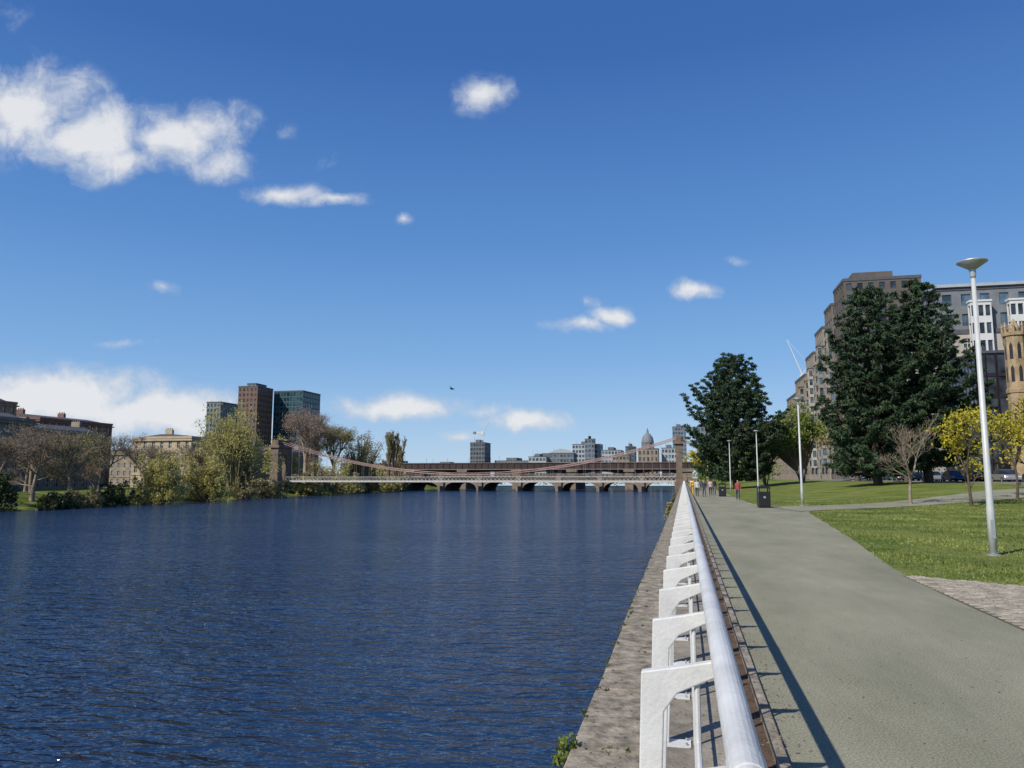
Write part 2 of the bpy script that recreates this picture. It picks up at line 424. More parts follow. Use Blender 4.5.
def skeleton(rng, depth=5, kids=3, spread=35, up=.15, trunk=.3, shrink=.72, wob=.12, r0=.035):
    segs = []; tips = []
    def go(p, d, L, r, k):
        q = p
        ns = 2
        for i in range(ns):
            d2 = (d+Vector((rng.uniform(-wob, wob), rng.uniform(-wob, wob), rng.uniform(-wob, wob)+up*.3))).normalized()
            q2 = q+d2*L/ns
            segs.append((q, q2, r*(1-.3*i/ns), r*(1-.3*(i+1)/ns), k)); q = q2; d = d2
            if k <= depth-2 and rng.random() < .85:
                go(q, rot_axis(d, rad(rng.uniform(spread, spread*2.0)), rng.uniform(0, 6.28)), L*shrink*.6, r*.4, min(depth, k+2))
        if k >= depth-1: tips.append(q)
        if k >= depth: return
        nk = kids+(rng.random() < .4)
        az = rng.uniform(0, 6.28)
        for i in range(nk):
            d3 = rot_axis(d, rad(rng.uniform(spread*.3, spread*1.2)), az+i*6.28/nk+rng.uniform(-.5, .5))
            d3 = (d3+Vector((0, 0, up))).normalized()
            go(q, d3, L*shrink*rng.uniform(.65, 1.15), r*.62, k+1)
    go(Vector((0, 0, 0)), Vector((0, 0, 1)), trunk, r0, 0)
    return segs, tips

def tubes_np(segs, n=4):
    P0 = np.array([s[0][:] for s in segs]); P1 = np.array([s[1][:] for s in segs])
    R0 = np.array([s[2] for s in segs]); R1 = np.array([s[3] for s in segs])
    D = P1-P0; D /= (np.linalg.norm(D, axis=1, keepdims=True)+1e-9)
    A = np.cross(D, np.array([.3, .9, .1])); A /= (np.linalg.norm(A, axis=1, keepdims=True)+1e-9); Bv = np.cross(D, A)
    rings = []
    for P, R in ((P0, R0), (P1, R1)):
        for i in range(n):
            t = 2*math.pi*i/n
            rings.append(P+A*(math.cos(t)*R)[:, None]+Bv*(math.sin(t)*R)[:, None])
    Vv = np.stack(rings, 1).reshape(-1, 3)
    base = np.arange(len(segs))*2*n
    F = np.concatenate([np.stack([base+i, base+(i+1) % n, base+n+(i+1) % n, base+n+i], 1) for i in range(n)])
    return Vv, F

def leaves_np(rs, C, R, per, size, aspect=1.0, droop=0.0, pw=.45):
    C = np.repeat(C, per, 0); R = np.repeat(R, per, 0); N = len(C)
    d = rs.normal(size=(N, 3)); d /= np.linalg.norm(d, axis=1, keepdims=True)
    rr = rs.uniform(0, 1, (N, 1))**pw
    P = C+d*rr*R
    a = rs.normal(size=(N, 3)); a[:, 2] -= droop; a /= np.linalg.norm(a, axis=1, keepdims=True)
    b = np.cross(a, rs.normal(size=(N, 3))); b /= np.linalg.norm(b, axis=1, keepdims=True)
    s = size*rs.uniform(.6, 1.3, (N, 1))
    a = a*s*aspect*.5; b = b*s*.5
    Vv = np.stack([P-a, P+b*.8-a*.1, P+a, P-b*.8-a*.1], 1).reshape(-1, 3)
    F = np.arange(4*N).reshape(N, 4)
    cl = np.repeat(rs.uniform(0, 1, N//per), per)
    t = .45*cl+.55*rs.uniform(0, 1, N)
    return Vv, F, t

def broad_tree(name, x, y, z, H, W, seed, leafm, wood=M_bark, depth=5, kids=3, spread=36, per=10, lsize=.35, clump=.7, trunk=.3, bare=False, droop=0, vstretch=1.0, up=.15, r0=.03, haze=None, hper=5, hsize=.12):
    rng = random.Random(seed); rsd = np.random.RandomState(seed)
    segs, tips = skeleton(rng, depth, kids, spread, up=up, trunk=trunk, r0=r0)
    T = np.array([t[:] for t in tips])
    zt = T[:, 2].max(); wx = np.percentile(np.abs(T[:, :2]-np.mean(T[:, :2], 0)), 96)
    sz = (H-clump*.5)/zt; sx = (W/2-clump*.4)/max(wx, .01); mean = np.mean(T[:, :2], 0)
    def f(p):
        t = min(1, max(0, p.z/zt))
        return Vector(((p.x-mean[0]*t)*sx, (p.y-mean[1]*t)*sx, p.z*sz))
    segs = [(f(a), f(b_), max(.012, c*H), max(.008, d*H), k) for a, b_, c, d, k in segs]
    e = empty(name, (x, y, z))
    big = [s for s in segs if s[4] <= 2]; small = [s for s in segs if s[4] > 2]
    big[0] = (big[0][0]-Vector((0, 0, .5)), big[0][1], big[0][2]*1.35, big[0][3], 0)
    v, fa = tubes_np(big, 8); mesh_np('trunk', v, fa, M_bark if not bare else wood, parent=e, smooth=True)
    if small:
        v, fa = tubes_np(small, 3); mesh_np('branches', v, fa, wood, parent=e)
    Ct = np.array([f(t)[:] for t in tips])
    if haze is not None:
        R = np.ones_like(Ct)*clump*1.2
        v, fa, t = leaves_np(rsd, Ct, R, hper, hsize, aspect=9, droop=-.4)
        v[:, 2] = np.maximum(v[:, 2], .1)
        mesh_np('twigs', v, fa, haze, tint=t, parent=e)
    if leafm:
        C = Ct+rsd.normal(size=Ct.shape)*clump*.25
        R = np.ones_like(C)*clump*rsd.uniform(.6, 1.25, (len(C), 1)); R[:, 2] *= vstretch
        if droop: C[:, 2] -= R[:, 2]*.6
        v, fa, t = leaves_np(rsd, C, R, per, lsize, aspect=1.6, droop=droop)
        v[:, 2] = np.maximum(v[:, 2], .1)
        mesh_np('foliage', v, fa, leafm, tint=t, parent=e)
    return e

def pine_tree(x, y, z, H, W, seed, base=.12, name='pine_tree', peak=.24, power=1.5, levels=19):
    rng = random.Random(seed); rsd = np.random.RandomState(seed)
    segs = []; steps = 14
    pts = [Vector((0, 0, -.4))]
    for i in range(1, steps+1):
        pts.append(Vector((.25*math.sin(i*.6+seed), .25*math.cos(i*.5+seed), H*.97*i/steps)))
    r = H*.022
    for i in range(steps): segs.append((pts[i], pts[i+1], r*(1-.93*i/steps), r*(1-.93*(i+1)/steps), 0))
    C = []; R = []
    bulge = [(rng.uniform(0, 6.28), rng.uniform(.1, .95), rng.uniform(-.32, .28)) for _ in range(22)]
    for lv in range(levels):
        nbr = 11 if lv < levels*.7 else 8
        a0 = rng.uniform(0, 6.28); lj = rng.uniform(.86, 1.12)
        for k_ in range(nbr):
            tt = (lv+rng.uniform(0, .45))/levels
            t = base+(1-base)*tt
            az = a0+k_*6.283/nbr+rng.uniform(-.25, .25)
            prof = min(1.0, .72+tt*1.2) if tt < peak else max(0, 1-((tt-peak)/(1.02-peak))**power)**.80
            for (ba, bt, bw) in bulge:
                prof *= 1+bw*math.exp(-((math.atan2(math.sin(az-ba), math.cos(az-ba)))/.55)**2-((tt-bt)/.06)**2)
            L = W/2*prof*lj*rng.uniform(.72, 1.10)+.3
            rise = rng.uniform(.0, .18)+tt*.55
            d = Vector((math.cos(az), math.sin(az), rise)).normalized()
            idx = min(steps-1, int(t*steps)); st = pts[idx].lerp(pts[min(steps, idx+1)], t*steps-idx)
            end = st+d*L
            mid = st.lerp(end, .6)+Vector((0, 0, -.13*L))
            end.z += .07*L
            br = .012*H*(1-t)*.35+.02
            segs.append((st, mid, br, br*.6, 1)); segs.append((mid, end, br*.6, .015, 1))
            m = max(2, int(L/.8))
            for k in range(m):
                u = .30+.72*(k+.6)/m
                c = (st.lerp(mid, u/.6) if u < .6 else mid.lerp(end, (u-.6)/.4))
                sp = .35+.45*(1-k/m)
                c = c+Vector((rng.uniform(-sp, sp), rng.uniform(-sp, sp), rng.uniform(-.1, .22)))
                s = rng.uniform(.5, .9)*(1.05-.35*t)*W/15*(1.2-.5*k/m)
                C.append(c[:]); R.append((s, s, s*.42))
    for k in range(8):
        C.append((rng.uniform(-.25, .25), rng.uniform(-.25, .25), H*(.90+.011*k))); R.append((.5-.04*k, .5-.04*k, .5))
    e = empty(name, (x, y, z))
    v, fa = tubes_np(segs, 6); mesh_np('trunk', v, fa, M_bark, parent=e)
    v, fa, t = leaves_np(rsd, np.array(C), np.array(R), 52, .20, aspect=3.2, droop=-.5)
    v[:, 2] = np.maximum(v[:, 2], .3)
    mesh_np('foliage', v, fa, L_pine, tint=t, parent=e)

def bush(name, x, y, z, H, W, D, seed, leafm, n=120, per=30, lsize=.35, droop=.3, wood=M_twig, base=0.0, cs=1.0, trunkr=0, nl=5):
    rng = random.Random(seed); rsd = np.random.RandomState(seed)
    C = []; R = []; segs = []
    lobes = [(rng.uniform(-.26, .26)*W, rng.uniform(-.26, .26)*D, rng.uniform(.62, 1.0), rng.uniform(.8, 1.15)) for _ in range(nl)]
    lobes[0] = (lobes[0][0]*.3, lobes[0][1]*.3, 1.0, 1.1)
    for i in range(n):
        lx, ly, lh, lw = lobes[i % nl]
        az = rng.uniform(0, 6.28); el = math.asin(rng.uniform(-.25 if base else 0, 1)); rr = rng.uniform(.45, 1)
        zz = base*H+(H*lh*.94-base*H)*(.5+.5*math.sin(el)*rr if base else math.sin(el)*rr)
        c = Vector((lx+math.cos(az)*math.cos(el)*rr*W*.27*lw, ly+math.sin(az)*math.cos(el)*rr*D*.27*lw, zz+.05*H*(not base)))
        s = (rng.uniform(.05, .095)*H+min(.2, .08*H))*cs
        C.append(c[:]); R.append((s, s, s*1.25))
        if i % 2 == 0:
            q = Vector((lx*.35, ly*.35, max(.0, base*H*.8)))
            segs.append((q, q.lerp(c, .5)+Vector((0, 0, .05*H)), .012*H*.6, .006*H, 2)); segs.append((q.lerp(c, .5)+Vector((0, 0, .05*H)), c, .006*H, .002*H, 2))
    if trunkr:
        for (lx, ly, lh, lw) in lobes: segs.append((Vector((lx*.1, ly*.1, -.4)), Vector((lx*.35, ly*.35, base*H*.8)), trunkr, trunkr*.5, 0))
    e = empty(name, (x, y, z))
    v, fa = tubes_np(segs, 5); mesh_np('stems', v, fa, wood, parent=e)
    v, fa, t = leaves_np(rsd, np.array(C), np.array(R), per, lsize, aspect=1.6, droop=droop)
    mesh_np('foliage', v, fa, leafm, tint=t, parent=e)

# right-hand park
pine_tree(8.9, 140, g(8.7, 140), 23.8, 17.4, 11, base=.08, power=1.9)
pine_tree(21.4, 94, g(21.2, 94), 23.2, 13.2, 23, base=.06, power=1.7)
pine_tree(28.0, 99, g(28.6, 99), 24.6, 13.2, 37, base=.08, power=1.65)
broad_tree('bare_tree', 15, 57.5, g(15, 57.5), 6.2, 4.2, 5, None, wood=M_twig, depth=5, kids=3, spread=26, bare=True, trunk=.42, up=.3, r0=.018, haze=L_brown, hper=1, hsize=.025, clump=.3)
broad_tree('young_maple_tree', 17.8, 54.5, g(17.8, 54.5), 6.5, 4.2, 8, L_yellow, wood=M_bark, depth=4, kids=3, spread=34, per=7, lsize=.14, clump=.42, trunk=.5, r0=.014)
broad_tree('young_maple_tree', 23.2, 62, g(23.2, 62), 6.3, 4.2, 9, L_yellow, wood=M_bark, depth=4, kids=3, spread=34, per=6, lsize=.14, clump=.42, trunk=.5, r0=.014)
bush('lime_tree', 21.6, 152, 1.3, 16.5, 14, 12, 12, L_fresh, n=240, per=40, lsize=.34, base=.14, trunkr=.2, cs=.75)
bush('lime_tree', 15.6, 158, g(16, 160), 13, 9, 9, 13, L_fresh, n=150, per=34, lsize=.34, base=.14, trunkr=.18, cs=.75)
broad_tree('lime_tree', 28.5, 140, 1.3, 12, 9, 14, L_olive, depth=5, per=5, lsize=.3, clump=.8, trunk=.25)
broad_tree('cherry_tree', 5.8, 205, 0, 9, 8, 15, L_yellow, depth=4, per=10, lsize=.4, clump=.9, trunk=.22)
broad_tree('lime_tree', 13, 215, .8, 13, 10, 16, L_olive, depth=5, per=6, lsize=.4, clump=.8, trunk=.25)
broad_tree('lime_tree', 30, 75, 1.3, 8, 6, 17, L_yellow, depth=4, per=6, lsize=.2, clump=.6, trunk=.4)
broad_tree('lime_tree', 30.5, 118, 1.3, 10, 8, 18, L_olive, depth=5, per=4, lsize=.3, clump=.7, trunk=.3)

# left bank
def lt(fn, name, x, y, *a, **k): fn(name, x, y, max(-3.7, gl(x, y)), *a, **k)
lt(bush, 'willow_tree', -116, 186, 27.5, 26, 18, 21, L_willow, n=420, per=24, lsize=.34, droop=1.4, base=.06, trunkr=.4, cs=.62, wood=M_twig_olive, nl=10)
lt(bush, 'willow_shrub', -110.5, 147, 12.5, 14, 11, 22, L_willow, n=230, per=44, lsize=.32, droop=.8, cs=.8)
lt(bush, 'willow_shrub', -111.5, 166, 14, 15, 12, 23, L_willow, n=260, per=44, lsize=.32, droop=.8, cs=.8)
lt(bush, 'willow_shrub', -113, 184, 11, 13, 10, 24, L_olive, n=150, per=34, lsize=.34, cs=.8)
for i, (x_, y_, h, w, m_) in enumerate([(-118, 121, 13.2, 11, L_brown), (-119, 131, 13.8, 11, L_olive), (-120, 140, 13, 10, L_brown), (-117, 112, 12.5, 10, L_brown), (-124, 127, 14, 11, L_brown), (-119, 153, 14, 11, L_brown)]):
    lt(broad_tree, 'bare_alder_tree', x_, y_, h, w, 25+i, m_ if i == 1 else None, wood=M_twig, depth=5, kids=3, spread=38, per=2, lsize=.25, clump=.9, trunk=.16, bare=True, haze=m_, hper=5, hsize=.08)
lt(bush, 'evergreen_shrub', -112, 107, 8.5, 12, 9, 128, L_dark, n=140, per=36, lsize=.32)
lt(bush, 'evergreen_shrub', -110.5, 117, 3.8, 10, 8, 129, L_dark, n=100, per=36, lsize=.32)
lt(bush, 'evergreen_shrub', -111.5, 135, 5.6, 13, 8, 130, L_dark, n=100, per=36, lsize=.32)
lt(bush, 'bramble_shrub', -110.5, 126, 4.2, 12, 7, 131, L_olive, n=100, per=30, lsize=.32)
lt(bush, 'bramble_shrub', -118, 156, 6.0, 10, 8, 132, L_olive, n=100, per=30, lsize=.32)
lt(bush, 'bramble_shrub', -115, 200, 8.0, 15, 9, 133, L_olive, n=120, per=30, lsize=.36)
lt(broad_tree, 'bare_lime_tree', -131, 252, 29, 18, 34, None, wood=M_twig_red, depth=6, kids=3, spread=34, clump=1.2, trunk=.10, bare=True, haze=L_red, hper=2, hsize=.13)
lt(broad_tree, 'bare_lime_tree', -125, 262, 24, 16, 39, None, wood=M_twig_olive, depth=6, kids=3, spread=36, clump=1.2, trunk=.10, bare=True, haze=L_olive, hper=2, hsize=.13)
lt(bush, 'alder_tree', -120, 272, 27.5, 20, 15, 35, L_olive, n=340, per=18, lsize=.34, base=.06, trunkr=.35, cs=.62, wood=M_twig_olive, nl=9)
lt(bush, 'willow_tree', -127, 226, 18, 16, 12, 36, L_willow, n=240, per=26, lsize=.36, base=.06, trunkr=.3, cs=.7, wood=M_twig_olive)
lt(broad_tree, 'bare_lime_tree', -135, 196, 16, 12, 38, None, wood=M_twig, depth=5, kids=3, spread=34, clump=1.0, trunk=.16, bare=True, haze=L_brown, hper=3, hsize=.10)
for i, (px_, py_, h) in enumerate([(-121, 306, 25), (-122, 314, 26), (-122.5, 322, 24)]):
    lt(broad_tree, 'poplar_tree', px_, py_, h, 4.2, 40+i, L_olive, wood=M_twig_olive, depth=5, kids=3, spread=20, per=4, lsize=.3, clump=.6, trunk=.06, up=.6)
for i in range(8):
    y_ = 226+i*13; lt(bush, 'willow_shrub', shore(y_)-3-2*(i % 2), y_, 8+2.5*(i % 3), 16, 13, 50+i, [L_willow, L_olive, L_willow][i % 3], n=120, per=32, lsize=.42)
for i in range(6):
    y_ = 118+i*22; lt(broad_tree, 'bare_street_tree', shore(y_)-25-(i % 3)*3, y_, 10.5+1.5*(i % 2), 9, 60+i, None, wood=M_twig, depth=5, kids=3, spread=36, clump=.8, trunk=.2, bare=True, haze=L_brown, hper=3, hsize=.08)
def belt(x0, x1, y0, y1, h, n, m, seed, s=3.6):
    r_ = np.random.RandomState(seed)
    C = np.stack([r_.uniform(x0, x1, n), r_.uniform(y0, y1, n), r_.uniform(-1, h, n)], 1)
    C[:, 2] *= .6+.4*np.sin(C[:, 0]*.21)*np.cos(C[:, 0]*.083)
    v, fa, t = leaves_np(r_, C, np.ones_like(C)*[s, s, s*.8], 30, .8, aspect=1.4)
    mesh_np('distant_tree_belt', v, fa, m, tint=t)
belt(-420, -135, 330, 480, 9, 420, L_olive, 1)
belt(-175, -132, 225, 330, 5, 140, L_olive, 2, 3)
belt(-132, 4, 505, 530, 4, 150, L_dark, 3)
belt(6, 30, 250, 420, 9, 170, L_fresh, 4, 3)

# plants on the quay
bush('wall_plant', -.83, 5.45, -.10, .26, .17, .3, 71, L_fresh, n=22, per=9, lsize=.032)
for i, (yq, s) in enumerate([(58, .8), (70, 1.1), (79, 1.0), (92, 1.0)]):
    bush('buddleia_bush', -.98, yq, -s*1.3, s*1.5, s*.9, s*2, 80+i, [L_olive, L_dark, L_dark][i % 3], n=40, per=26, lsize=.12)
r_ = np.random.RandomState(5)
n_ = 260
cy = 4+(r_.uniform(0, 1, n_)**1.4)*50
cxm = np.where(r_.uniform(0, 1, n_) < .55, r_.normal(-.79, .02, n_), r_.normal(-.31, .012, n_))
j_ = r_.uniform(0, 1, n_) < .3; cy[j_] = np.round(cy[j_]/1.5)*1.5+1.0; cxm[j_] = r_.uniform(-.78, -.33, j_.sum())
C = np.stack([cxm, cy, np.full(n_, .015)], 1); R = np.stack([r_.uniform(.008, .03, n_), r_.uniform(.02, .12, n_), r_.uniform(.008, .028, n_)], 1)
v, fa, t = leaves_np(r_, C, R, 26, .016, aspect=1.5)
mesh_np('moss', v, fa, L_moss, tint=t)

# grass blades (one object)
N = 120000
X = rs.uniform(4.0, 26, N); Yv = 13.0+(rs.uniform(0, 1, N)**1.8)*54
keep = np.array([(x > redge(y)-.01+.05*math.sin(y*9)) and not (y < clim(x)) for x, y in zip(X, Yv)])
lox = np.interp(X, [p[0] for p in lo], [p[1] for p in lo]); upx = np.interp(X, [p[0] for p in up], [p[1] for p in up])
keep &= ~((X > 5) & (Yv > lox-.1) & (Yv < upx+.1))
X = X[keep]; Yv = Yv[keep]; N = len(X)
Z = np.array([g(a, b_) for a, b_ in zip(X, Yv)])-.01
hh = rs.uniform(.02, .06, N)*(1+.5*np.sin(X*1.3+Yv*.7)); ww = rs.uniform(.008, .02, N)*(.6+Yv/30)
az = rs.uniform(0, 6.28, N)
P = np.stack([X, Yv, Z], 1); u = np.stack([np.cos(az), np.sin(az), 0*az], 1)*ww[:, None]
tip = P+np.stack([rs.normal(0, .025, N), rs.normal(0, .025, N), hh], 1)
v = np.stack([P-u, P+u, tip], 1).reshape(-1, 3); fa = np.arange(3*N).reshape(N, 3)
patch = np.array([noise.fractal(Vector((a*.35, b_*.35, 0)), 1, 2, 4) for a, b_ in zip(X, Yv)])
mesh_np('grass', v, fa, L_grass, tint=np.clip(.45+.9*patch+rs.normal(0, .22, N), 0, 1))

# ------------------------------------------------------------------ buildings
def block(bd, x0, x1, y0, y1, z0, z1, wall, glass, rows, cw=3.2, wf=.45, hf=.55, frame=None, faces='SW', wpart='walls', roof=None, parapet=.8, depth=.2):
    """faces: S = facing -Y, W = facing -X, E = facing +X"""
    if 'S' in faces: bd.facade((x0, y0, 0), (1, 0, 0), (0, -1, 0), x1-x0, z0, z1, max(1, round((x1-x0)/cw)), rows, wf, hf, depth, wall, glass, wpart=wpart, frame=frame)
    else: bd.quad(wpart, wall, (x0, y0, z0), (x1, y0, z0), (x1, y0, z1), (x0, y0, z1))
    if 'W' in faces: bd.facade((x0, y1, 0), (0, -1, 0), (-1, 0, 0), y1-y0, z0, z1, max(1, round((y1-y0)/cw)), rows, wf, hf, depth, wall, glass, wpart=wpart, frame=frame)
    else: bd.quad(wpart, wall, (x0, y0, z0), (x0, y1, z0), (x0, y1, z1), (x0, y0, z1))
    if 'E' in faces: bd.facade((x1, y0, 0), (0, 1, 0), (1, 0, 0), y1-y0, z0, z1, max(1, round((y1-y0)/cw)), rows, wf, hf, depth, wall, glass, wpart=wpart, frame=frame)
    else: bd.quad(wpart, wall, (x1, y0, z0), (x1, y1, z0), (x1, y1, z1), (x1, y0, z1))
    bd.quad(wpart, wall, (x0, y1, z0), (x1, y1, z0), (x1, y1, z1), (x0, y1, z1))
    bd.box('roof', roof or M_roof, x0-.15, x1+.15, y0-.15, y1+.15, z1+.002, z1+parapet)

M_brown = mat('brown_cladding', (.115, .098, .085), .8, scale=.4, var=.2)
M_brown2 = mat('brown_brick', (.16, .135, .115), .85, scale=.5, var=.2)
M_greyst = mat('grey_brown_stone', (.27, .24, .205), .85, scale=.5, var=.2)
M_sand = mat('blond_sandstone', (.42, .34, .235), .9, scale=.5, var=.25, detail=8)
M_sandd = mat('dirty_sandstone', (.26, .215, .165), .9, scale=.5, var=.35, detail=8)
M_goth = mat('golden_sandstone', (.33, .25, .15), .9, scale=1.2, var=.35, bump=.4, bscale=8, detail=8)
M_cream = mat('cream_render', (.40, .365, .31), .85, scale=.5, var=.12)
M_grey = mat('grey_cladding', (.18, .195, .215), .6, scale=.6, var=.15)  # skyline greys are paled towards blue, distance haze put into the colour
M_dgrey = mat('dark_grey_cladding', (.13, .145, .165), .7, scale=.6, var=.15)
M_mgrey = mat('mid_grey_cladding', (.17, .18, .195), .7, scale=.6, var=.15)
M_lgrey = mat('light_grey_cladding', (.36, .39, .42), .6, scale=.6, var=.12)
M_redb = mat('red_brick', (.19, .105, .08), .9, scale=.6, var=.25)
M_towerb = mat('brown_tower_brick', (.17, .105, .08), .9, scale=.6, var=.2)
M_pink = mat('red_sandstone', (.25, .165, .125), .9, scale=.6, var=.3)
M_dkglass = mat('dark_mullion', (.03, .03, .035), .4, scale=1, var=.2)
M_tealm = mat('teal_mullion', (.06, .085, .095), .5, scale=1, var=.2)
M_whiteb = mat('white_panel', (.60, .60, .58), .6, scale=1, var=.06)

b = Builder('stepped_apartment_block')
block(b, 43, 62, 215, 229, 1, 54, M_brown, G_dark, 17, 2.6, .5, .62)
block(b, 42.2, 60, 229.01, 240, 1, 50.5, M_brown2, G_blue, 16, 2.6, .62, .66)
block(b, 41.4, 58, 240.01, 253, 1, 46, M_greyst, G_dark, 15, 2.6, .6, .64)
block(b, 40.6, 58, 253.01, 268, 1, 40.5, M_greyst, G_blue, 13, 2.6, .6, .64)
block(b, 40.0, 58, 268.01, 290, 1, 35.5, M_sandd, G_dark, 12, 2.6, .5, .6)
for yb in (231, 237, 243, 249, 256, 263, 272, 281):
    zt = {231: 44, 237: 40, 243: 41, 249: 36, 256: 36, 263: 33, 272: 32, 281: 29}[yb]
    xb = {231: 42.2, 237: 42.2, 243: 41.4, 249: 41.4, 256: 40.6, 263: 40.6, 272: 40, 281: 40}[yb]
    block(b, xb-1.3, xb-.01, yb-1.4, yb+1.4, 5, zt, [M_greyst, M_cream, M_greyst][yb % 3], G_blue, int(zt/3.2), 1.4, .78, .68, wpart='bay_windows', parapet=.3)
b.box('plant_room', M_brown, 46, 56, 218, 226, 54.9, 57)
b.done((50, 250, 1))
b = Builder('sandstone_office_block')
block(b, 42, 60, 292, 330, 1, 33, M_sandd, G_dark, 9, 3.4, .4, .6)
b.box('cornice', M_sandd, 41.4, 60.2, 291.3, 330.4, 29.2, 29.9)
b.done((50, 310, 1))
b = Builder('sandstone_office_block')
block(b, 42, 60, 332, 420, 1, 29, M_sandd, G_dark, 8, 3.6, .4, .6)
b.box('cornice', M_sand, 41.4, 60.2, 331.3, 420, 26, 26.6)
b.done((50, 370, 1))
b = Builder('brick_office_block')
block(b, 30, 60, 440, 520, 0, 30, M_sandd, G_dark, 8, 3.6, .4, .6)
b.done((50, 480, 0))

b = Builder('grey_apartment_building')
block(b, 45.5, 80, 150, 172, 1, 27.5, M_cream, G_dark, 8, 3.2, .4, .5, frame=M_whiteb)
block(b, 45.9, 80, 150.4, 171, 28.31, 35.6, M_mgrey, G_blue, 2, 3.2, .5, .6, parapet=.5)
b.box('roof_edge', M_lgrey, 45.4, 80.4, 149.9, 171.4, 36.15, 36.7)
for xb in (52.3, 58.6):
    block(b, xb-1.7, xb+1.7, 148.7, 149.99, 14, 33, M_whiteb, G_dark, 6, 1.2, .72, .62, faces='SWE', wpart='bay_windows', parapet=.35, roof=M_whiteb)
b.done((60, 160, 1))
b = Builder('glass_office_building')
block(b, 43.2, 60, 127, 143, 1, 20.5, M_dkglass, G_dark, 6, 1.5, .86, .84, depth=.08, parapet=.4)
for i in range(12): b.box('fins', M_dkglass, 43.2+i*1.4-.05, 43.2+i*1.4+.05, 126.75, 126.995, 1, 20.5)
b.done((50, 135, 1))

# cathedral
b = Builder('gothic_cathedral')
def turret(cx, cy, z1, r=1.35):
    b.lathe('turrets', M_goth, cx, cy, [(r*1.15, 1), (r*1.15, 4), (r, 4.3), (r, z1*.55), (r*1.10, z1*.555), (r*1.10, z1*.575), (r, z1*.58), (r, z1-3), (r*1.15, z1-2.9), (r*1.15, z1-2.4)], 8)
    for k in range(8):
        a = (k+.5)*math.pi/4
        b.lathe('pinnacles', M_goth, cx+math.cos(a)*r*1.05, cy+math.sin(a)*r*1.05, [(.15, z1-2.4), (.15, z1-1.7), (.2, z1-1.65), (.02, z1-.9)], 6)
        for zz in (5.2, 9.0, z1*.6+.4, z1*.6+3.6):
            ax = k*math.pi/4; u = Vector((-math.sin(ax), math.cos(ax), 0)); n = Vector((math.cos(ax), math.sin(ax), 0)); rr = r*math.cos(math.pi/8)+.012
            c = Vector((cx, cy, 0))+n*rr
            pts = [c+u*-.22+Vector((0, 0, zz)), c+u*.22+Vector((0, 0, zz)), c+u*.22+Vector((0, 0, zz+1.9)), c+Vector((0, 0, zz+2.4)), c+u*-.22+Vector((0, 0, zz+1.9))]
            b.add('lancets', M_dkglass, pts, [(0, 1, 2, 3, 4)])
    b.lathe('pinnacles', M_goth, cx, cy, [(r*.6, z1-2.4), (r*.6, z1-1.8), (.05, z1-.4)], 8)
turret(46.0, 119.5, 24.6); turret(46.0, 105.5, 24.6)
b.box('nave', M_goth, 46.8, 80, 106, 119.2, 1, 15)
b.prism('roof', M_roof, [(106, 15.01), (119.2, 15.01), (112.6, 22)], 'x', 47.3, 80)
b.prism('gable', M_goth, [(106, 15.01), (119.2, 15.01), (112.6, 23)], 'x', 46.5, 47.28)
b.box('aisle', M_goth, 48, 80, 119.21, 125.5, 1, 10)
for i in range(7):
    x0 = 49+i*4.5
    b.add('aisle_windows', M_dkglass, [(x0, 125.52, 4), (x0+1.6, 125.52, 4), (x0+1.6, 125.52, 7.2), (x0+.8, 125.52, 8.6), (x0, 125.52, 7.2)], [(0, 1, 2, 3, 4)])
    b.lathe('pinnacles', M_goth, x0+3, 119.2, [(.3, 15), (.3, 16.6), (.05, 18)], 6)
b.add('west_window', M_dkglass, [(46.48, 109.5, 6), (46.48, 115.5, 6), (46.48, 115.5, 12), (46.48, 112.5, 16), (46.48, 109.5, 12)], [(0, 1, 2, 3, 4)])
b.done((46, 112, 1))

# left bank terraces
def terrace(name, x0, x1, y0, y1, z0, z1, wall, rows, faces, chim=True, frame=M_whiteb, wf=.34, cw=3.0, rh=1.4):
    b = Builder(name)
    block(b, x0, x1, y0, y1, z0, z1, wall, G_dark, rows, cw, wf, .55, frame=frame, faces=faces, parapet=.7, roof=wall)
    b.box('cornice', wall, x0-.5, x1+.5, y0-.5, y1+.5, z1-.7, z1-.35)
    b.box('string_course', wall, x0-.2, x1+.2, y0-.2, y1+.2, z0+(z1-z0)/rows-.1, z0+(z1-z0)/rows+.1)
    mx_ = (x0+x1)/2
    b.prism('slate_roof', M_roof, [(x0+1.6, z1+.71), (x1-1.6, z1+.71), (mx_+2, z1+.7+rh), (mx_-2, z1+.7+rh)], 'y', y0+1.6, y1-1.6)
    if chim:
        yy = y0+3
        while yy < y1-2:
            b.box('chimneys', wall, mx_-1.3, mx_+1.3, yy, yy+.9, z1+.8, z1+rh+2.2)
            for k in range(4): b.tube('chimney_pots', M_pink, (mx_-1+k*.66, yy+.45, z1+rh+2.2), (mx_-1+k*.66, yy+.45, z1+rh+2.7), .15, n=6)
            yy += 17
    b.done((mx_, (y0+y1)/2, z0))
M_dark_terr = mat('shaded_sandstone', (.19, .17, .145), .9, scale=.5, var=.3)  # darker stone colour, with the shade of the river front put into it
terrace('georgian_terrace', -166, -150, 110, 153, -1, 15.0, M_dark_terr, 4, 'ES', chim=False)
terrace('georgian_terrace', -164, -149.5, 153.02, 176, -1, 13.0, M_sandd, 4, 'ES')
terrace('georgian_pavilion', -171, -150, 213, 226, -1, 14.2, M_sand, 4, 'ES', rh=.8)
terrace('georgian_terrace', -168, -151, 226.02, 300, -1, 11.5, M_sandd, 4, 'ES')
terrace('red_brick_warehouse', -222, -200, 206, 238, -1, 20.5, M_redb, 6, 'ES')
terrace('red_sandstone_tenement', -212, -197, 176, 194, -1, 24, M_pink, 7, 'ES', chim=False)
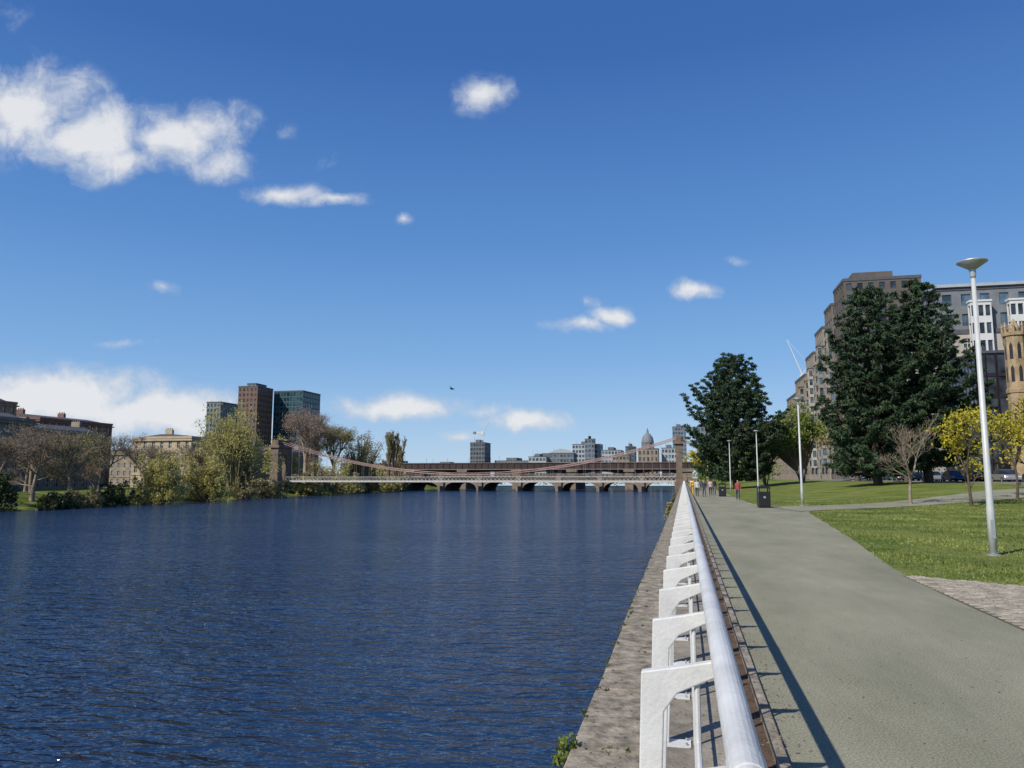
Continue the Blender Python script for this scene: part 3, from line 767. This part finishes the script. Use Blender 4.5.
terrace('sandstone_tenement', -240, -205, 275, 300, -1, 12, M_sandd, 4, 'ES')

b = Builder('brick_tower_block')
block(b, -265, -252, 420, 438, -1, 57, M_towerb, G_dark, 18, 2.4, .5, .55, faces='ES'); block(b, -261, -255, 423, 435, 57.9, 59, M_grey, G_dark, 1, 3, .3, .3, faces='ES')
b.done((-258, 430, -1))
b = Builder('teal_glass_tower')
block(b, -253, -233, 441, 465, -1, 56, M_tealm, G_teal, 18, 2.2, .8, .74, faces='ES', depth=.1); b.done((-240, 450, -1))
b = Builder('grey_tower_block')
block(b, -300, -290, 440, 460, -1, 50, M_grey, G_teal, 16, 2.4, .6, .6, faces='ES'); b.done((-295, 450, -1))

# skyline: its grey claddings carry distance haze in their pale bluish colour
sky_list = [
 ('tower_under_construction', -168, -156, 600, 620, 30, M_dgrey, 9, G_dark), ('concrete_office_block', -150, -121, 610, 640, 15.5, M_grey, 4, G_blue),
 ('white_office_building', -118, -104, 590, 610, 18, M_lgrey, 5, G_blue), ('curved_roof_office', -103, -84, 600, 620, 21, M_mgrey, 6, G_blue),
 ('glass_hotel_building', -92, -68, 650, 670, 30, M_lgrey, 8, G_blue), ('office_tower', -80, -72, 640, 648, 34, M_grey, 9, G_blue), ('concrete_office_block', -62, -47, 600, 630, 23, M_lgrey, 7, G_blue),
 ('glass_office_block', -44, -37, 606, 630, 26, M_tealm, 8, G_blue), ('sandstone_office_block', -50, -38, 560, 575, 18, M_sandd, 5, G_dark),
 ('brick_office_block', -200, -172, 590, 610, 12, M_pink, 4, G_dark), ('brick_office_block', -250, -205, 580, 610, 13, M_sandd, 4, G_dark),
 ('white_office_building', -16, -4, 590, 620, 24, M_lgrey, 6, G_blue), ('glass_hotel_building', -9, 3, 700, 720, 47, M_grey, 13, G_blue),
 ('concrete_office_block', -135, -112, 700, 730, 22, M_grey, 7, G_dark), ('white_office_building', 10, 30, 560, 590, 38, M_grey, 9, G_blue)]
for (nm, x0, x1, y0, y1, z1, m, rows, gg) in sky_list:
    b = Builder(nm); block(b, x0, x1, y0, y1, -1, z1, m, gg, rows, 2.6, .72, .6, faces='SE', parapet=.5)
    b.box('rooftop_plant', M_dgrey, x0+(x1-x0)*.3, x0+(x1-x0)*.6, y0+4, y1-4, z1+.51, z1+2.8)
    b.tube('mast', M_steel, (x0+3, y0+3, z1+.5), (x0+3, y0+3, z1+5), .12, n=5)
    if nm == 'curved_roof_office':
        pts = [(x0-.2+(x1-x0+.4)*k/12, z1+.52+3.2*math.sin(math.pi*k/12)) for k in range(13)]
        b.prism('curved_roof', M_lgrey, pts, 'y', y0-.3, y0+3.8)
    b.done(((x0+x1)/2, (y0+y1)/2, -1))
b = Builder('domed_building')
block(b, -33, -18, 580, 600, -1, 23, M_sandd, G_dark, 5, 3.0, .45, .6, faces='SE')
b.lathe('dome', M_grey, -26, 588, [(4.2, 23.8), (4.2, 28), (4.7, 28.2), (4.5, 30), (3.8, 32.5), (2.3, 34.6), (.9, 35.6), (.8, 37.2), (.1, 39.5)], 16)
for k in range(10):
    a = k*math.pi/5; b.tube('drum_columns', M_sandd, (-26+4.5*math.cos(a), 588+4.5*math.sin(a), 23.8), (-26+4.5*math.cos(a), 588+4.5*math.sin(a), 28), .25, n=6)
b.done((-26, 590, -1))

def crane(x, y, z, H, jib, ang, az):
    b = Builder('tower_crane')
    for sx in (-.7, .7):
        for sy in (-.7, .7): b.tube('mast', M_whiteb, (sx, sy, 0), (sx, sy, H), .13, n=4)
    k = 0.0
    while k < H-1.5:
        b.tube('mast', M_whiteb, (-.7, -.7, k), (.7, -.7, k+1.5), .07, n=4); b.tube('mast', M_whiteb, (.7, .7, k), (-.7, .7, k+1.5), .07, n=4); k += 1.5
    b.box('cab', M_whiteb, -1, 1, -1, 1, H, H+2)
    e = (math.cos(az)*math.cos(ang)*jib, math.sin(az)*math.cos(ang)*jib, H+2+math.sin(ang)*jib)
    b.tube('jib', M_whiteb, (0, -.4, H+2), e, .28, .14, n=4); b.tube('jib', M_whiteb, (0, .4, H+2), e, .28, .14, n=4)
    b.tube('counter_jib', M_whiteb, (0, 0, H+2), (-math.cos(az)*7, -math.sin(az)*7, H+2), .5, n=4)
    b.box('counterweight', M_grey, -math.cos(az)*7-1, -math.cos(az)*7+1, -math.sin(az)*7-1, -math.sin(az)*7+1, H+.6, H+2.6)
    b.tube('tie', M_whiteb, (-math.cos(az)*3, -math.sin(az)*3, H+7), e, .08, n=4); b.tube('tie', M_whiteb, (0, 0, H+2), (-math.cos(az)*3, -math.sin(az)*3, H+7), .15, n=4)
    b.done((x, y, z), local=True)
crane(-159, 606, 30.8, 6, 16, rad(58), 0)
crane(52, 355, 1, 44, 17, rad(70), rad(180))

# ------------------------------------------------------------------ bridges
M_brg = mat('bridge_paint_white', (.50, .48, .455), .6, scale=1, var=.12)
M_cable = mat('bridge_cable_paint', (.38, .25, .22), .6, scale=1, var=.15)
M_gran = mat('granite', (.19, .155, .12), .85, scale=.7, var=.35, detail=8)
M_twr = mat('weathered_tower_stone', (.17, .13, .10), .9, scale=.8, var=.3, detail=8)
b = Builder('suspension_bridge')
Y0, Y1, XS, XN = 220, 224, -124, -1.2
DZ = 1.0
b.box('deck', M_brg, XS-6, XN+4, Y0, Y1, DZ-.1, DZ+.12)
for yy in (Y0-.12, Y1+.02):
    b.box('girder', M_brg, XS, XN, yy, yy+.1, DZ-.4, DZ-.11)
    b.box('girder', M_brg, XS, XN, yy, yy+.1, DZ+1.15, DZ+1.25)
    x = XS
    while x < XN:
        b.tube('lattice', M_brg, (x, yy+.05, DZ-.1), (x+1.2, yy+.05, DZ+1.15), .025, n=4, caps=False)
        b.tube('lattice', M_brg, (x+1.2, yy+.05, DZ-.1), (x, yy+.05, DZ+1.15), .025, n=4, caps=False); x += 1.2
def cz(x): return 2.8+10.2*((x-(XS+XN)/2)/((XN-XS)/2))**2
for yy in (Y0-.05, Y1+.05):
    nseg = 48
    for off in (0, .5):
        for i in range(nseg):
            xa = XS+(XN-XS)*i/nseg; xb = XS+(XN-XS)*(i+1)/nseg
            b.tube('cables', M_cable, (xa, yy, cz(xa)+off), (xb, yy, cz(xb)+off), .08, n=5, caps=False)
        b.tube('cables', M_cable, (XS, yy, cz(XS)+off), (XS-26, yy, .2), .08, n=5); b.tube('cables', M_cable, (XN, yy, cz(XN)+off), (XN+22, yy, .4), .08, n=5)
    x = XS+2.5
    while x < XN-1: b.tube('hangers', M_cable, (x, yy, DZ), (x, yy, cz(x)+.3), .025, n=4, caps=False); x += 2.4
for xc, mt, hw in ((XS, M_twr, 1.2), (XN, M_twr, .8)):
    zb = -4.5
    b.box('tower_base', mt, xc-hw-.6, xc+hw+.6, Y0-2.6, Y1+2.6, zb, DZ-.12)
    for ya, yb in ((Y0-2.2, Y0+.6), (Y1-.6, Y1+2.2)):
        b.box('tower_columns', mt, xc-hw, xc+hw, ya, yb, DZ-.11, 11.2)
        b.box('tower_plinths', mt, xc-hw-.2, xc+hw+.2, ya-.2, yb+.2, DZ-.1, DZ+1.4)
    b.box('tower_lintel', mt, xc-hw-.1, xc+hw+.1, Y0-2.3, Y1+2.3, 9.0, 11.21)
    b.box('tower_cornice', mt, xc-hw-.5, xc+hw+.5, Y0-2.8, Y1+2.8, 11.22, 12.0)
    b.box('tower_attic', mt, xc-hw+.1, xc+hw-.1, Y0-2.2, Y1+2.2, 12.01, 13.6)
b.done(((XS+XN)/2, 222, DZ))

b = Builder('stone_arch_bridge')
X0, X1, YA, YB = -121.5, 1.5, 322, 346
na = 7; pw = 2.6; span = (X1-X0-pw)/na
ARCH = 3.4
for i in range(na):
    xa = X0+pw+i*span; xb = xa+span-pw
    pts = []
    for k in range(17):
        t = k/16; pts.append((xa+(xb-xa)*t, -2.9+ARCH*math.sqrt(max(0, 1-(2*t-1)**2))))
    for k in range(16):
        (u0, v0), (u1, v1) = pts[k], pts[k+1]
        b.quad('spandrels', M_gran, (u0, YA, v0), (u1, YA, v1), (u1, YA, 2.2), (u0, YA, 2.2))
        b.quad('spandrels', M_gran, (u0, YB, v0), (u1, YB, v1), (u1, YB, 2.2), (u0, YB, 2.2))
        b.quad('soffits', M_gran, (u0, YA, v0), (u1, YA, v1), (u1, YB, v1), (u0, YB, v0))
        b.add('voussoirs', M_sandd, [(u0, YA-.06, v0), (u1, YA-.06, v1), (u1, YA-.06, v1+.5), (u0, YA-.06, v0+.5)], [(0, 1, 2, 3)])
for i in range(na+1):
    xp = X0+i*span
    b.box('piers', M_gran, xp, xp+pw, YA, YB, -5, 2.2)
    b.prism('cutwaters', M_gran, [(xp-.2, YA-.01), (xp+pw+.2, YA-.01), (xp+pw/2, YA-2.6)], 'z', -5, -1.6)
    b.box('pilasters', M_gran, xp+.2, xp+pw-.2, YA-.9, YA-.01, -1.58, 2.2)
b.box('cornice', M_sandd, X0-4, X1+4, YA-1.0, YB+.5, 2.21, 2.6)
b.box('coping', M_sandd, X0-4, X1+4, YA-.8, YA-.4, 3.45, 3.65)
x = X0-4
while x < X1+4: b.box('balusters', M_gran, x, x+.28, YA-.72, YA-.48, 2.61, 3.44); x += .6
for i in range(na+1): b.box('parapet_piers', M_gran, X0+i*span+.4, X0+i*span+2.2, YA-.9, YA-.3, 2.605, 3.8)
b.done((-60, 330, 0))

b = Builder('railway_bridge')
M_mar = mat('maroon_paint', (.05, .034, .032), .6, scale=.5, var=.25)
M_rail2 = mat('rusty_steel', (.20, .17, .15), .7, scale=.5, var=.25)
b.box('girder', M_mar, -155, 12, 380, 380.6, 6.4, 9.3)
b.box('top_flange', M_rail2, -155, 12, 379.6, 381, 9.31, 9.6)
b.box('bottom_flange', M_rail2, -155, 12, 379.5, 381, 6.0, 6.38)
b.box('deck', M_dgrey, -155, 12, 381.01, 415, 6.0, 7.0)
x = -155
while x < 12: b.box('stiffeners', M_mar, x, x+.3, 379.7, 379.99, 6.4, 9.3); x += 3.4
for i in range(6):
    xp = -140+i*28
    b.box('piers', M_gran, xp, xp+4, 378, 417, -5, 4.8); b.box('caps', M_gran, xp-.6, xp+4.6, 377.4, 417.5, 4.81, 5.98)
    if i < 5:
        f = lambda t: 1.0+4.2*math.sqrt(max(0, 1-(2*t-1)**2))
        for k in range(12):
            t0 = k/12; t1 = (k+1)/12
            xa = xp+4+24*t0; xb = xp+4+24*t1
            b.tube('arch_ribs', M_dgrey, (xa, 381.5, f(t0)), (xb, 381.5, f(t1)), .35, n=4, caps=False)
            b.quad('arch_web', M_mar, (xa, 381.9, f(t0)), (xb, 381.9, f(t1)), (xb, 381.9, 5.98), (xa, 381.9, 5.98))
for i in range(14): b.tube('signal_masts', M_steel, (-148+i*12, 398, 7.0), (-148+i*12, 398, 12.5), .10, n=5)
b.done((-70, 395, 0))

# ------------------------------------------------------------------ street
road = Builder('road'); road.quad('surface', M_road, (33.5, 60, 1.31), (40, 60, 1.31), (40, 440, 1.31), (33.5, 440, 1.31))
yy = 62
while yy < 300: road.box('markings', M_whiteb, 36.7, 36.82, yy, yy+2, 1.312, 1.316); yy += 5
road.done((37, 200, 1.3))
pvm = Builder('pavement')
M_slab = mat('paving_slab', (.25, .24, .22), .9, scale=1, var=.2)
pvm.box('slabs', M_slab, 31.2, 33.3, 60, 440, 1.0, 1.43); pvm.box('slabs', M_slab, 40.2, 43, 60, 440, 1.0, 1.43)
pvm.box('kerb', M_conc, 33.3, 33.5, 60, 440, 1.0, 1.44); pvm.box('kerb', M_conc, 40, 40.2, 60, 440, 1.0, 1.44)
pvm.done((37, 200, 1.3))

def car(x, y, z, col, rot=math.pi/2):
    m = mat('car_paint', col, .25, .3, scale=2, var=.03, spec=.6)
    b = Builder('parked_car'); L = 2.1
    body = [(-L, .35), (-L, .62), (-L+.1, .85), (-1.15, .95), (1.7, .98), (L-.05, .9), (L, .4), (L-.2, .28), (-L+.2, .28)]
    b.prism('body', m, [(u, v) for u, v in body], 'y', -.86, .86)
    cab = [(-1.15, .95), (-.45, 1.42), (.95, 1.45), (1.7, .98)]
    vs = [(u, -.82 if v < 1 else -.66, v+.002) for u, v in cab]+[(u, .82 if v < 1 else .66, v+.002) for u, v in cab]
    b.add('cabin', G_dark, vs, [(0, 1, 2, 3), (7, 6, 5, 4), (0, 4, 5, 1), (2, 6, 7, 3), (1, 5, 6, 2)])
    b.box('roof', m, -.45, .95, -.665, .665, 1.45, 1.48)
    for wx in (-1.3, 1.3):
        for sy in (-1, 1):
            b.tube('wheels', M_rubber, (wx, sy*.68, .32), (wx, sy*.885, .32), .32, n=16); b.tube('hubs', M_steel, (wx, sy*.886, .32), (wx, sy*.895, .32), .19, n=12)
    b.box('headlights', M_whiteb, -L-.01, -L+.03, -.78, -.5, .62, .76); b.box('headlights', M_whiteb, -L-.01, -L+.03, .5, .78, .62, .76)
    b.done((x, y, z), rotz=rot, local=True, bevel={'body': .08})
cols = [(.03, .03, .035), (.25, .26, .27), (.02, .04, .10), (.15, .02, .02), (.3, .3, .3), (.05, .05, .05)]
for i in range(12): car(34.6, 78+i*8.5, 1.31, cols[(i*5) % 6])
for i in range(5): car(39.0, 118+i*11, 1.31, cols[(i*5+2) % 6], -math.pi/2)

# ------------------------------------------------------------------ people
def person(x, y, head, top, trousers, hair, step=.22, H=1.72, z=0):
    s = H/1.76
    J = {}; E = []
    def j(n, p, r, par=None): J[n] = (Vector(p)*s, r*s); (E.append((par, n)) if par else None)
    j('pelvis', (0, 0, .95), .125); j('spine', (0, 0, 1.15), .115, 'pelvis'); j('chest', (0, 0, 1.34), .14, 'spine'); j('neck', (0, 0, 1.49), .055, 'chest')
    j('jaw', (0, .015, 1.58), .075, 'neck'); j('head', (0, .01, 1.66), .092, 'jaw'); j('crown', (0, 0, 1.73), .06, 'head')
    for sd, ph in ((-1, 1), (1, -1)):
        n = 'l' if sd < 0 else 'r'
        j('sh'+n, (sd*.17, 0, 1.42), .062, 'chest'); j('el'+n, (sd*.22, -ph*.07, 1.15), .045, 'sh'+n); j('wr'+n, (sd*.23, -ph*.05+.08, .92), .03, 'el'+n); j('pa'+n, (sd*.23, -ph*.05+.10, .85), .032, 'wr'+n)
        j('hi'+n, (sd*.09, 0, .88), .092, 'pelvis'); j('kn'+n, (sd*.095, ph*step*.6+.04, .50), .062, 'hi'+n); j('an'+n, (sd*.095, ph*step, .09+(.05 if ph < 0 else 0)), .042, 'kn'+n); j('to'+n, (sd*.1, ph*step+.17, .04), .036, 'an'+n)
    names = list(J); me = bpy.data.meshes.new('body'); me.from_pydata([J[n][0] for n in names], [(names.index(a), names.index(c)) for a, c in E], [])
    ob = bpy.data.objects.new('tmp', me); scene.collection.objects.link(ob)
    ob.modifiers.new('s', 'SKIN'); sub = ob.modifiers.new('ss', 'SUBSURF'); sub.levels = 1
    for i, n in enumerate(names):
        r = J[n][1]; sv = me.skin_vertices[0].data[i]; sv.radius = (r*1.2, r*.85) if n in ('pelvis', 'spine', 'chest') else (r, r)
        sv.use_root = (n == 'pelvis')
    dg = bpy.context.evaluated_depsgraph_get(); me2 = bpy.data.meshes.new_from_object(ob.evaluated_get(dg)); bpy.data.objects.remove(ob)
    skin = mat('skin', (.45, .27, .19), .6, scale=8, var=.08); tm = mat('top_cloth', top, .9, scale=6, var=.15); tr = mat('trouser_cloth', trousers, .9, scale=6, var=.15)
    hm = mat('hair', hair, .7, scale=20, var=.3); sh = mat('shoes', (.03, .03, .03), .6)
    for mm in (skin, tm, tr, hm, sh): me2.materials.append(mm)
    me2.name = 'body'
    for p in me2.polygons:
        c = p.center/s; p.use_smooth = True
        if c.z > 1.5: k = 3 if (c.z > 1.69 or (c.y < -.02 and c.z > 1.55)) else 0
        elif abs(c.x) > .19 and c.z < .93: k = 0
        elif c.z > .93 or abs(c.x) > .185: k = 1
        elif c.z < .1: k = 4
        else: k = 2
        p.material_index = k
    e = empty('person', (x, y, z), head)
    o2 = bpy.data.objects.new('body', me2); scene.collection.objects.link(o2); o2.parent = e
    b = Builder('x')
    for sd in (-1, 1):
        pa = J['pa'+('l' if sd < 0 else 'r')][0]
        for k, L in enumerate((.07, .08, .075, .06)):
            a = pa+Vector((0, -.028+k*.018, -.02)); m_ = a+Vector((-sd*.004, .004, -L*.6)); q = m_+Vector((-sd*.015, .006, -L*.4))
            b.tube('fingers', skin, a, m_, .009, .008, n=6); b.tube('fingers', skin, m_, q, .008, .006, n=6)
        b.tube('fingers', skin, pa+Vector((0, .02, .01)), pa+Vector((-sd*.01, .055, -.04)), .011, .008, n=6)
        b.tube('eyes', M_black, (sd*.032*s, .098*s, 1.665*s), (sd*.032*s, .104*s, 1.665*s), .009, n=8)
    b.tube('nose', skin, (0, .095*s, 1.66*s), (0, .118*s, 1.625*s), .008, .014, n=6)
    b.box('mouth', M_pink, -.022, .022, .085*s, .096*s, 1.588*s, 1.596*s)
    for pn, (vs, fs, m, _) in b.parts.items():
        me3 = bpy.data.meshes.new(pn); me3.from_pydata(vs, [], fs); me3.materials.append(m); o3 = bpy.data.objects.new(pn, me3); scene.collection.objects.link(o3); o3.parent = e
person(1.25, 80, math.pi, (.5, .5, .5), (.03, .03, .04), (.05, .03, .02))
person(1.9, 78, math.pi+.1, (.04, .05, .08), (.05, .07, .13), (.10, .05, .02), H=1.66)
person(2.7, 84, 0, (.50, .33, .33), (.03, .03, .03), (.03, .02, .02))
person(3.1, 85, 0, (.03, .03, .03), (.10, .12, .2), (.03, .02, .02), H=1.8)
person(4.35, 67, math.pi, (.30, .07, .07), (.05, .06, .10), (.20, .12, .05), H=1.7)
person(1.0, 105, 0, (.6, .6, .58), (.10, .10, .12), (.05, .03, .02))
person(2.2, 112, math.pi, (.1, .1, .12), (.03, .03, .03), (.05, .03, .02))

# ------------------------------------------------------------------ bird
b = Builder('flying_bird')
b.lathe('body', M_black, 0, 0, [(.01, -.2), (.05, -.1), (.065, 0), (.05, .1), (.03, .15), (.035, .19), (.005, .24)], 10)
for sd in (-1, 1):
    b.add('wings', M_black, [(0, -.02, -.07), (0, -.02, .10), (sd*.18, -.13, .13), (sd*.20, -.12, -.04), (sd*.42, -.05, .0)], [(0, 1, 2, 3), (3, 2, 4)])
b.add('tail', M_black, [(-.02, 0, -.18), (.02, 0, -.18), (.06, 0, -.32), (-.06, 0, -.32)], [(0, 1, 2, 3)])
e = b.done((-18.4, 60, 9.1), local=True); e.rotation_euler = (rad(-75), rad(15), rad(70))

# ------------------------------------------------------------------ sky
EL = 41.0
sx, sy = -.59, -.807
sdir = Vector((sx*math.cos(rad(EL)), sy*math.cos(rad(EL)), math.sin(rad(EL)))).normalized()
world = bpy.data.worlds.new('World'); scene.world = world; world.use_nodes = True
nt = world.node_tree; nt.nodes.clear(); N_ = nt.nodes.new; L_ = nt.links.new
out = N_('ShaderNodeOutputWorld'); bg = N_('ShaderNodeBackground'); bg.inputs[1].default_value = .1; L_(bg.outputs[0], out.inputs[0])
st = N_('ShaderNodeTexSky'); st.sky_type = 'NISHITA'; st.sun_disc = False
st.sun_elevation = rad(EL); st.sun_rotation = math.atan2(sx, sy); st.air_density = 1.0; st.dust_density = .2; st.ozone_density = 3
tc = N_('ShaderNodeTexCoord')
F_ = (-.2153, .9690, .1215); R_ = (.9762, .2170, 0); U_ = (.0264, -.1186, .9926)   # centre of the cloud field
def dot(v):
    n = N_('ShaderNodeVectorMath'); n.operation = 'DOT_PRODUCT'; n.inputs[1].default_value = v; L_(tc.outputs['Generated'], n.inputs[0]); return n.outputs['Value']
def mth(op, a, b=None, clamp=False):
    n = N_('ShaderNodeMath'); n.operation = op; n.use_clamp = clamp
    for i, v in enumerate((a, b)):
        if v is None: continue
        if isinstance(v, (int, float)): n.inputs[i].default_value = v
        else: L_(v, n.inputs[i])
    return n.outputs[0]
el = dot((0, 0, 1))
gr = N_('ShaderNodeValToRGB'); L_(el, gr.inputs[0]); cr = gr.color_ramp
stops = [(0.0, (.46, .64, .85)), (.05, (.36, .57, .85)), (.15, (.20, .42, .78)), (.30, (.095, .27, .65)), (.50, (.038, .145, .47)), (1.0, (.02, .08, .33))]
cr.elements[0].position = 0; cr.elements[0].color = (*stops[0][1], 1); cr.elements[1].position = 1; cr.elements[1].color = (*stops[-1][1], 1)
for p, c in stops[1:-1]:
    e_ = cr.elements.new(p); e_.color = (*c, 1)
gs = N_('ShaderNodeVectorMath'); gs.operation = 'SCALE'; gs.inputs['Scale'].default_value = 10.0; L_(gr.outputs[0], gs.inputs[0])
hs = N_('ShaderNodeMix'); hs.data_type = 'RGBA'; hs.inputs[0].default_value = .8; L_(st.outputs[0], hs.inputs[6]); L_(gs.outputs[0], hs.inputs[7])
f = mth('MAXIMUM', dot(F_), .05)
cx = N_('ShaderNodeCombineXYZ'); L_(mth('DIVIDE', dot(R_), f), cx.inputs[0]); L_(mth('DIVIDE', dot(U_), f), cx.inputs[1])
nw = N_('ShaderNodeTexNoise'); nw.inputs['Scale'].default_value = 14; nw.inputs['Detail'].default_value = 6; L_(cx.outputs[0], nw.inputs['Vector'])
vm = N_('ShaderNodeVectorMath'); vm.operation = 'MULTIPLY_ADD'; L_(nw.outputs['Color'], vm.inputs[0]); vm.inputs[1].default_value = (.06, .03, 0); vm.inputs[2].default_value = (-.03, -.015, 0)
va = N_('ShaderNodeVectorMath'); va.operation = 'ADD'; L_(vm.outputs[0], va.inputs[0]); L_(cx.outputs[0], va.inputs[1])
clouds = [(-.641, .355, .13, .085, 1.15), (-.55, .320, .12, .065, 1.15), (-.44, .32, .11, .05, 1.1), (-.395, .335, .08, .042, 1), (-.38, .29, .06, .03, .8), (-.50, .295, .09, .03, .9),
 (-.29, .25, .07, .018, .95), (-.23, .24, .055, .013, .85), (-.038, .374, .045, .034, 1), (-.141, .221, .016, .012, .8), (-.452, .124, .035, .010, .38),
 (.088, .077, .055, .014, .95), (.130, .088, .05, .016, .95), (.092, .107, .026, .012, .5), (.235, .121, .045, .016, 1), (.281, .162, .02, .007, .4),
 (-.60, -.02, .20, .055, 1.5), (-.47, -.035, .16, .042, 1.5), (-.38, -.055, .12, .035, 1.2), (-.146, -.03, .12, .022, 1.2), (-.04, -.035, .06, .012, .6), (.023, -.048, .07, .018, 1.2), (-.068, -.065, .04, .010, .8), (-.66, .48, .04, .03, .35), (-.24, .29, .02, .012, .22), (-.295, .33, .015, .01, .25), (-.51, .052, .05, .006, .28)]
acc = None
for (a, c, rx, ry, w) in clouds:
    n = N_('ShaderNodeVectorMath'); n.operation = 'MULTIPLY_ADD'; L_(va.outputs[0], n.inputs[0]); n.inputs[1].default_value = (1/rx, 1/ry, 0); n.inputs[2].default_value = (-a/rx, -c/ry, 0)
    l = N_('ShaderNodeVectorMath'); l.operation = 'LENGTH'; L_(n.outputs[0], l.inputs[0])
    q = N_('ShaderNodeMath'); q.operation = 'MULTIPLY_ADD'; L_(l.outputs['Value'], q.inputs[0]); q.inputs[1].default_value = -w; q.inputs[2].default_value = w
    acc = q.outputs[0] if acc is None else mth('MAXIMUM', acc, q.outputs[0])
nf = N_('ShaderNodeTexNoise'); nf.inputs['Scale'].default_value = 16; nf.inputs['Detail'].default_value = 10; nf.inputs['Roughness'].default_value = .64
L_(va.outputs[0], nf.inputs['Vector'])
dens = mth('ADD', acc, mth('MULTIPLY', mth('SUBTRACT', nf.outputs['Fac'], .5), 2.0))
al = N_('ShaderNodeMapRange'); al.interpolation_type = 'SMOOTHSTEP'; L_(dens, al.inputs[0]); al.inputs[1].default_value = -.05; al.inputs[2].default_value = .95; al.inputs[3].default_value = 0; al.inputs[4].default_value = .94
al2 = mth('MULTIPLY', al.outputs[0], mth('MULTIPLY', mth('ADD', acc, .12), 4.5, True))
gate = mth('GREATER_THAN', dot(F_), .06)
alpha = mth('MULTIPLY', mth('MAXIMUM', al2, 0.0), gate)
cc = N_('ShaderNodeValToRGB'); cc.color_ramp.elements[0].position = .3; cc.color_ramp.elements[1].position = .95
cc.color_ramp.elements[0].color = (.62, .69, .80, 1); cc.color_ramp.elements[1].color = (.89, .90, .92, 1)
L_(dens, cc.inputs[0])
sc = N_('ShaderNodeVectorMath'); sc.operation = 'SCALE'; sc.inputs['Scale'].default_value = 9.0; L_(cc.outputs[0], sc.inputs[0])
mx = N_('ShaderNodeMix'); mx.data_type = 'RGBA'; L_(alpha, mx.inputs[0]); L_(hs.outputs[2], mx.inputs[6]); L_(sc.outputs[0], mx.inputs[7])
L_(mx.outputs[2], bg.inputs[0])

sun = bpy.data.lights.new('sun', 'SUN'); sun.energy = 4.8; sun.angle = rad(.5); sun.color = (1, .94, .84)
so = bpy.data.objects.new('sun', sun); scene.collection.objects.link(so); so.rotation_euler = (-sdir).to_track_quat('-Z', 'Y').to_euler(); so.location = (0, 0, 60)

# ------------------------------------------------------------------ camera
cam = bpy.data.cameras.new('camera'); cam.lens = 27; cam.sensor_width = 36; cam.clip_end = 8000; cam.clip_start = .05
co = bpy.data.objects.new('camera', cam); scene.collection.objects.link(co)
co.location = (0, 0, 1.85); co.rotation_euler = (rad(90+6.98), 0, rad(12.53))
scene.camera = co
scene.view_settings.view_transform = 'Standard'; scene.view_settings.look = 'None'; scene.view_settings.exposure = 0
print('faces', sum(len(o.data.polygons) for o in scene.objects if o.type == 'MESH'))
